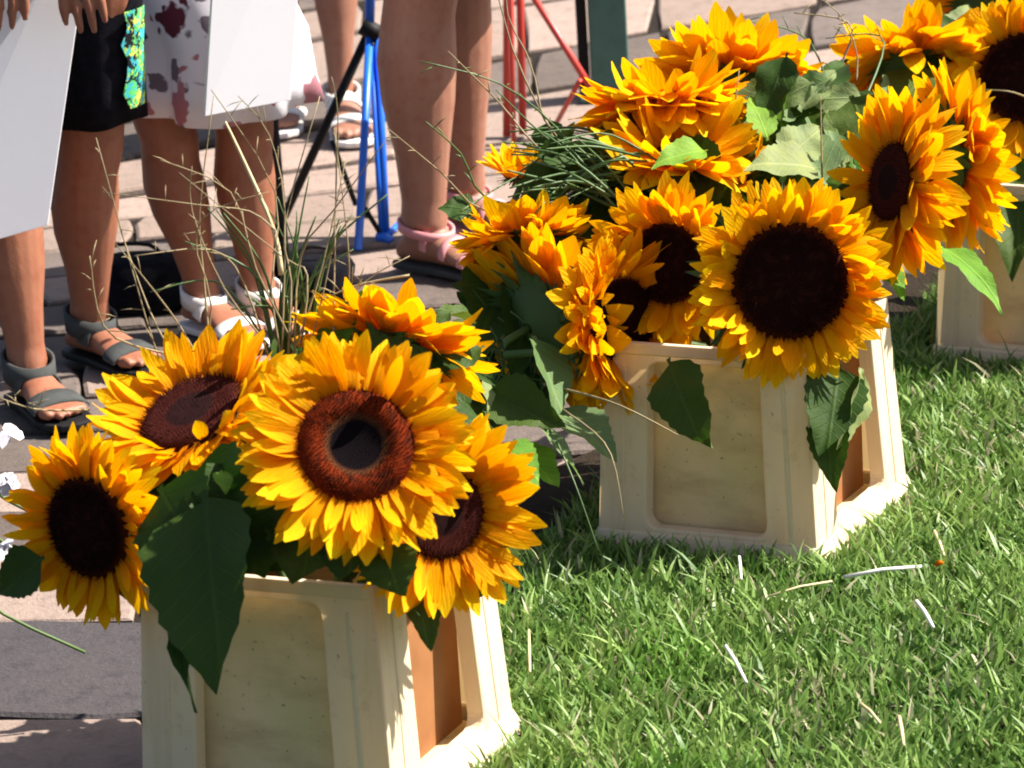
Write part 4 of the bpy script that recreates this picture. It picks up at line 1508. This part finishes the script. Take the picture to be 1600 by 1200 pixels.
UP = Vector((0, 0, 1))


def ankle_at(px, py_ground, h=.075):
    g_ = ground(px, py_ground)
    return Vector((g_.x, g_.y, h))


# person with black shorts, leftmost
aL, aR = ankle_at(50, 640), ankle_at(146, 566)
zA = gz(600, 90)
hA = [pt(12, -95, zA - .50), pt(108, -88, zA - .47)]
pA, hipA, fA, sA = person('leftmost person in black shorts and dark strap sandals, holding a white board', [aL, aR], [rad(-62), rad(-50)], .108, .36, .70, 1.42, rad(-85), 'skin_a', [hA[1], hA[0]], .21, .08, (.016, -.01), .0032)
sandal(pA, aL, rad(-62), .21, .085, .018, 'strap', 'black', [.12, .52], .036, .036)
sandal(pA, aR, rad(-50), .21, .085, .018, 'strap', 'black', [.12, .52], .036, .032)
# shorts: two legs and seat
sh_rings = lambda c0, c1, r0, r1: [(c0.lerp(c1, t), sA * (r0 + (r1 - r0) * t), fA * (r0 * .9 + (r1 * .9 - r0 * .9) * t)) for t in (0, .3, .6, .85, 1)]
orderA = sorted([aL, aR], key=lambda a: -a.x)
for i, a in enumerate(orderA):
    sg = 1 if (a - (aL + aR) / 2).dot(sA) > 0 else -1
    hip = hipA + sA * sg * .072
    t0 = (.412 - a.z) / (hip.z - a.z)
    hem = a.lerp(hip, t0)
    hem.x += .012 if i == 0 else 0
    o = cloth_tube('shorts', pA, [(q[0], q[1], q[2]) for q in sh_rings(hip + UP * .03, hem, .094, .078)], 'denim', 5, .006, 48, i)
cloth_tube('waistband', pA, [(hipA + UP * .10, sA * .125, fA * .095), (hipA + UP * .03, sA * .145, fA * .112), (hipA - UP * .03, sA * .155, fA * .115)], 'denim', 4, .003, 48)
# green print on the shorts' outer side: a thin cloth patch that follows the leg
hipr = hipA + sA * (.072 if (orderA[0] - (aL + aR) / 2).dot(sA) > 0 else -.072) + UP * .03
t0 = (.392 - orderA[0].z) / (hipr.z - UP.z * .03 - orderA[0].z)
a_ = orderA[0]
hip_ = hipr - UP * .03
hem_ = a_.lerp(hip_, (.412 - a_.z) / (hip_.z - a_.z)); hem_.x += .012
vs, fs = [], []
for j in range(7):
    t = .42 + .50 * j / 6
    c = hipr.lerp(hem_, t)
    rr = .094 + (.078 - .094) * t + .0075
    for i in range(7):
        an = rad(-44 + 7 * i) + rad(5) * math.sin(j * 2.3)
        vs.append(c + Vector((math.cos(an) * rr, math.sin(an) * rr * .92, 0)))
for j in range(6):
    for i in range(6):
        q = j * 7 + i
        fs.append((q, q + 1, q + 8, q + 7))
link('print_patch', mesh('print_patch', vs, fs, M['print']), pA, Matrix.Identity(4))

# person with floral skirt
bL, bR = ankle_at(322, 522, .07), ankle_at(408, 512, .07)
zB = gz(517, 365)
pB, hipB, fB, sB = person('person in a white floral skirt with white sandals, holding the second white board', [bL, bR], [rad(-55), rad(-60)], .102, .33, .66, 1.35, rad(-88), 'skin_a', [pt(475, -120, zB - .16), pt(325, -120, zB - .16)], .2, .075, (-.045, 0))
sandal(pB, bL, rad(-55), .2, .08, .016, 'white_leather', 'white_leather', [.14, .55], .033, .026)
sandal(pB, bR, rad(-60), .2, .08, .016, 'white_leather', 'white_leather', [.14, .55], .033, .024)
ck = pt(360, 170, zB)
cloth_tube('skirt', pB, [(hipB + UP * .08, sB * .11, fB * .085), (hipB, sB * .135, fB * .105), (Vector((ck.x, hipB.y, .50)), sB * .134, fB * .12), (Vector((ck.x, hipB.y, .42)), sB * .136, fB * .125), (Vector((ck.x, hipB.y, .375)), sB * .140, fB * .128)], 'floral', 7, .014, 96)

# adult with pink sandals
cL, cR = ankle_at(668, 425, .085), ankle_at(728, 366, .085)
pC, hipC, fC, sC = person('adult with bare lower legs and pink strap sandals, standing behind the bouquets', [cL, cR], [rad(-42), rad(-40)], .134, .50, .92, 1.72, rad(-15), 'skin_b', None, .235, .09, (.035, 0))
sandal(pC, cL, rad(-42), .235, .088, .018, 'pink_leather', 'strap', [.10, .30, .50], .040, .015)
sandal(pC, cR, rad(-40), .235, .095, .018, 'pink_leather', 'pink_leather', [.10, .30, .50], .040, .015)
cloth_tube('skirt', pC, [(hipC + UP * .12, sC * .15, fC * .11), (hipC, sC * .19, fC * .15), (hipC - UP * .15, sC * .2, fC * .17), (hipC - UP * .40, sC * .215, fC * .185)], 'floral', 9, .018, 80)

# person far behind, white sandals
dL, dR = ankle_at(537, 205, .085), ankle_at(452, 190, .085)
pD, hipD, fD, sD = person('person farthest back, leg and white sandal seen between white board and blue stand', [dL, dR], [rad(-80), rad(-95)], .095, .42, .80, 1.55, rad(-90), 'skin_b', None, .235, .085, (0, 0))
sandal(pD, dL, rad(-80), .235, .09, .018, 'white_leather', 'white_leather', [.18, .50], .035, .024)
sandal(pD, dR, rad(-95), .235, .09, .018, 'white_leather', 'white_leather', [.18, .50], .035, .024)
cloth_tube('trousers', pD, [(hipD + UP * .1, sD * .13, fD * .1), (hipD, sD * .15, fD * .12), (hipD - UP * .22, sD * .16, fD * .13)], 'denim', 6, .01, 64)


# white boards: four corners in pixels at given depths
def board(cs, label, group='white boards held by the children'):
    P = [pt(*c) for c in cs]
    n = (P[1] - P[0]).cross(P[3] - P[0]).normalized()
    if n.dot(CAM - P[0]) < 0: n = -n
    vs = [p for p in P] + [p - n * .006 for p in P]
    c0 = P[0]
    vs = [v - c0 for v in vs]
    o = link('display_board', mesh('display_board', vs, [(0, 1, 2, 3), (7, 6, 5, 4), (0, 4, 5, 1), (1, 5, 6, 2), (2, 6, 7, 3), (3, 7, 4, 0)], M['board'], False), None, Matrix.Translation(c0))
    bevel(o, .001, 1)
    return tag(o, label, 'board', group)


zb = zA
board([(-120, 408, zb - .36), (75, 352, zb - .325), (160, -240, zb - .43), (-60, -240, zb - .465)], 'left white board held in front of the black shorts, its lower edge slanting')
zb = zB
board([(320, 182, zb - .34), (454, 157, zb - .27), (482, -230, zb - .37), (345, -230, zb - .44)], 'right white board held in front of the floral skirt')


# ------------------------------------------------------------------ easels, post, bag
def bar(root, a, b, r, mat, name, seg=8, flat=None):
    bm = bmesh.new()
    o = root_loc(root)
    if flat:
        d = (b - a)
        W = frame((a + b) / 2 - o, d.normalized(), camdir(0, 0, 1))
        box(bm, W, flat[0], flat[1], d.length)
        ob = link(name, bm_mesh(name, bm, M[mat], False), root, Matrix.Translation(o))
        return bevel(ob, .0015, 1)
    tube(bm, [a - o, (a + b) / 2 - o, b - o], r, seg)
    return link(name, bm_mesh(name, bm, M[mat]), root, Matrix.Translation(o))


def onfloor(px, py):
    g_ = ground(px, py)
    return Vector((g_.x, g_.y, 0.002))


zt = gz(385, 580)
rootT = empty('easel_stand', onfloor(560, 392), 'blue metal tripod easel with black clamp and black back leg, left of the adult legs', 'stand')
top = pt(578, 48, zt + .08)
bar(rootT, pt(584, -260, zt + .08), top + Vector((0, 0, .01)), .009, 'blue', 'mast')
b_ = bar(rootT, pt(566, 40, zt + .08), pt(594, 56, zt + .08), .017, 'black', 'clamp', 10)
bar(rootT, top, onfloor(560, 392), .0075, 'blue', 'leg')
bar(rootT, pt(590, 60, zt + .08), pt(603, 368, gz(372, 603)), .0075, 'blue', 'leg')
bar(rootT, top + Vector((0, .01, 0)), onfloor(444, 340), .0085, 'black', 'leg')
bar(rootT, pt(580, 70, zt + .08), pt(596, 372, gz(374, 596)), .005, 'blue', 'strut')
bar(rootT, pt(519, 220, zt + .1), pt(556, 320, zt + .06), .005, 'black', 'strut')
bar(rootT, pt(570, 325, zt + .02), pt(600, 374, gz(376, 600)), .005, 'black', 'strut')
bar(rootT, pt(600, 372, gz(376, 600)), pt(626, 348, gz(362, 626)), .006, 'blue', 'strut')
bar(rootT, pt(590, 368, gz(376, 600)), pt(612, 376, gz(378, 612)), .009, 'blue', 'foot_cap')

zr = gz(215, 800)
rootR = empty('easel_stand', onfloor(800, 215), 'red metal easel stand with slanting leg, right of the adult legs', 'stand')
bar(rootR, pt(793, -260, zr), onfloor(792, 215), .008, 'red', 'leg')
bar(rootR, pt(808, -260, zr), onfloor(817, 212), .008, 'red', 'leg')
bar(rootR, pt(795, -200, zr - .03), onfloor(803, 232), .005, 'red', 'leg')
bar(rootR, pt(780, -90, zr), pt(936, 158, gz(235, 940)), .0075, 'red', 'slanting_leg')
bar(rootR, pt(936, 150, gz(235, 940)), onfloor(942, 238), .008, 'red', 'leg')
bar(rootR, pt(906, 126, gz(235, 940)), onfloor(866, 200), .0055, 'red', 'strut')
bar(rootR, pt(931, 152, gz(235, 940) - .01), pt(942, 164, gz(235, 940) - .01), .012, 'black', 'joint_cap')

gp = ground(955, 150)
bm = bmesh.new()
box(bm, Matrix.Translation((0, 0, .7)), .078, .078, 1.4)
po = empty('green_post', (gp.x, gp.y, 0), 'square green metal post behind the lit sunflowers at the top of the photo', 'post')
bevel(link('shaft', bm_mesh('shaft', bm, M['green'], False), po, Matrix.Translation((gp.x, gp.y, -.01))), .004)
bm = bmesh.new()
box(bm, Matrix.Translation((0, 0, .006)), .13, .13, .010)
bevel(link('base_plate', bm_mesh('base_plate', bm, M['green'], False), po, Matrix.Translation((gp.x, gp.y, 0))), .002)
bm = bmesh.new()
box(bm, Matrix.Translation((-.053, .02, .7)), .022, .03, 1.38)
link('back_rail', bm_mesh('back_rail', bm, M['black'], False), po, Matrix.Translation((gp.x, gp.y, 0)))

# dark post behind the skirted person's legs
q = ground(438, 440)
dp = empty('dark_post', (q.x, q.y, 0), 'dark post standing right behind the leg of the person in the floral skirt', 'post')
bm = bmesh.new()
loft(bm, [(Vector((0, 0, 0)), Vector((.024, 0, 0)), Vector((0, .024, 0))), (Vector((0, 0, .06)), Vector((.019, 0, 0)), Vector((0, .019, 0))), (Vector((0, 0, 1.1)), Vector((.016, 0, 0)), Vector((0, .016, 0)))], 12)
link('shaft', bm_mesh('shaft', bm, M['black']), dp, Matrix.Translation((q.x, q.y, 0)))
bm = bmesh.new()
loft(bm, [(Vector((0, 0, 0)), Vector((.05, 0, 0)), Vector((0, .05, 0))), (Vector((0, 0, .012)), Vector((.045, 0, 0)), Vector((0, .045, 0)))], 16)
link('base_plate', bm_mesh('base_plate', bm, M['black']), dp, Matrix.Translation((q.x, q.y, 0)))


def bag(px, py, wx, hz, dy, label):
    q = ground(px, py)
    root = empty('cloth_bag', (q.x, q.y, 0), label, 'bag')
    bm = bmesh.new()
    rings = []
    for z, k in [(.0, .86), (.04, 1.0), (.45, 1.02), (.8, .96), (.95, .85), (1.0, .6)]:
        rings.append((Vector((.004 * math.sin(z * 9), 0, z * hz)), Vector((wx / 2 * k, 0, 0)), Vector((0, dy / 2 * k, 0))))
    loft(bm, rings, 28)
    for v in bm.verts:
        v.co += Vector((noise.noise(v.co * 30), noise.noise(v.co * 30 + Vector((5, 0, 0))), 0)) * .006
        # squarer outline
    bo = link('bag_body', bm_mesh('bag_body', bm, M['denim']), root, Matrix.Translation((q.x, q.y, 0)))
    bm = bmesh.new()
    pts = smoothpts([Vector((-wx * .25, 0, hz * .95)), Vector((-wx * .15, -.01, hz * 1.25)), Vector((wx * .15, -.01, hz * 1.22)), Vector((wx * .25, 0, hz * .95))], 10)
    tube(bm, pts, .004, 6)
    link('handle', bm_mesh('handle', bm, M['black']), root, Matrix.Translation((q.x, q.y, 0)))


bag(500, 480, .125, .085, .09, 'small black bag on the paving between the floral-skirt person and the blue stand')
bag(215, 480, .20, .09, .12, 'black bag on the paving seen between the shorts wearer and the floral-skirt person')
bpy.context.view_layer.update()
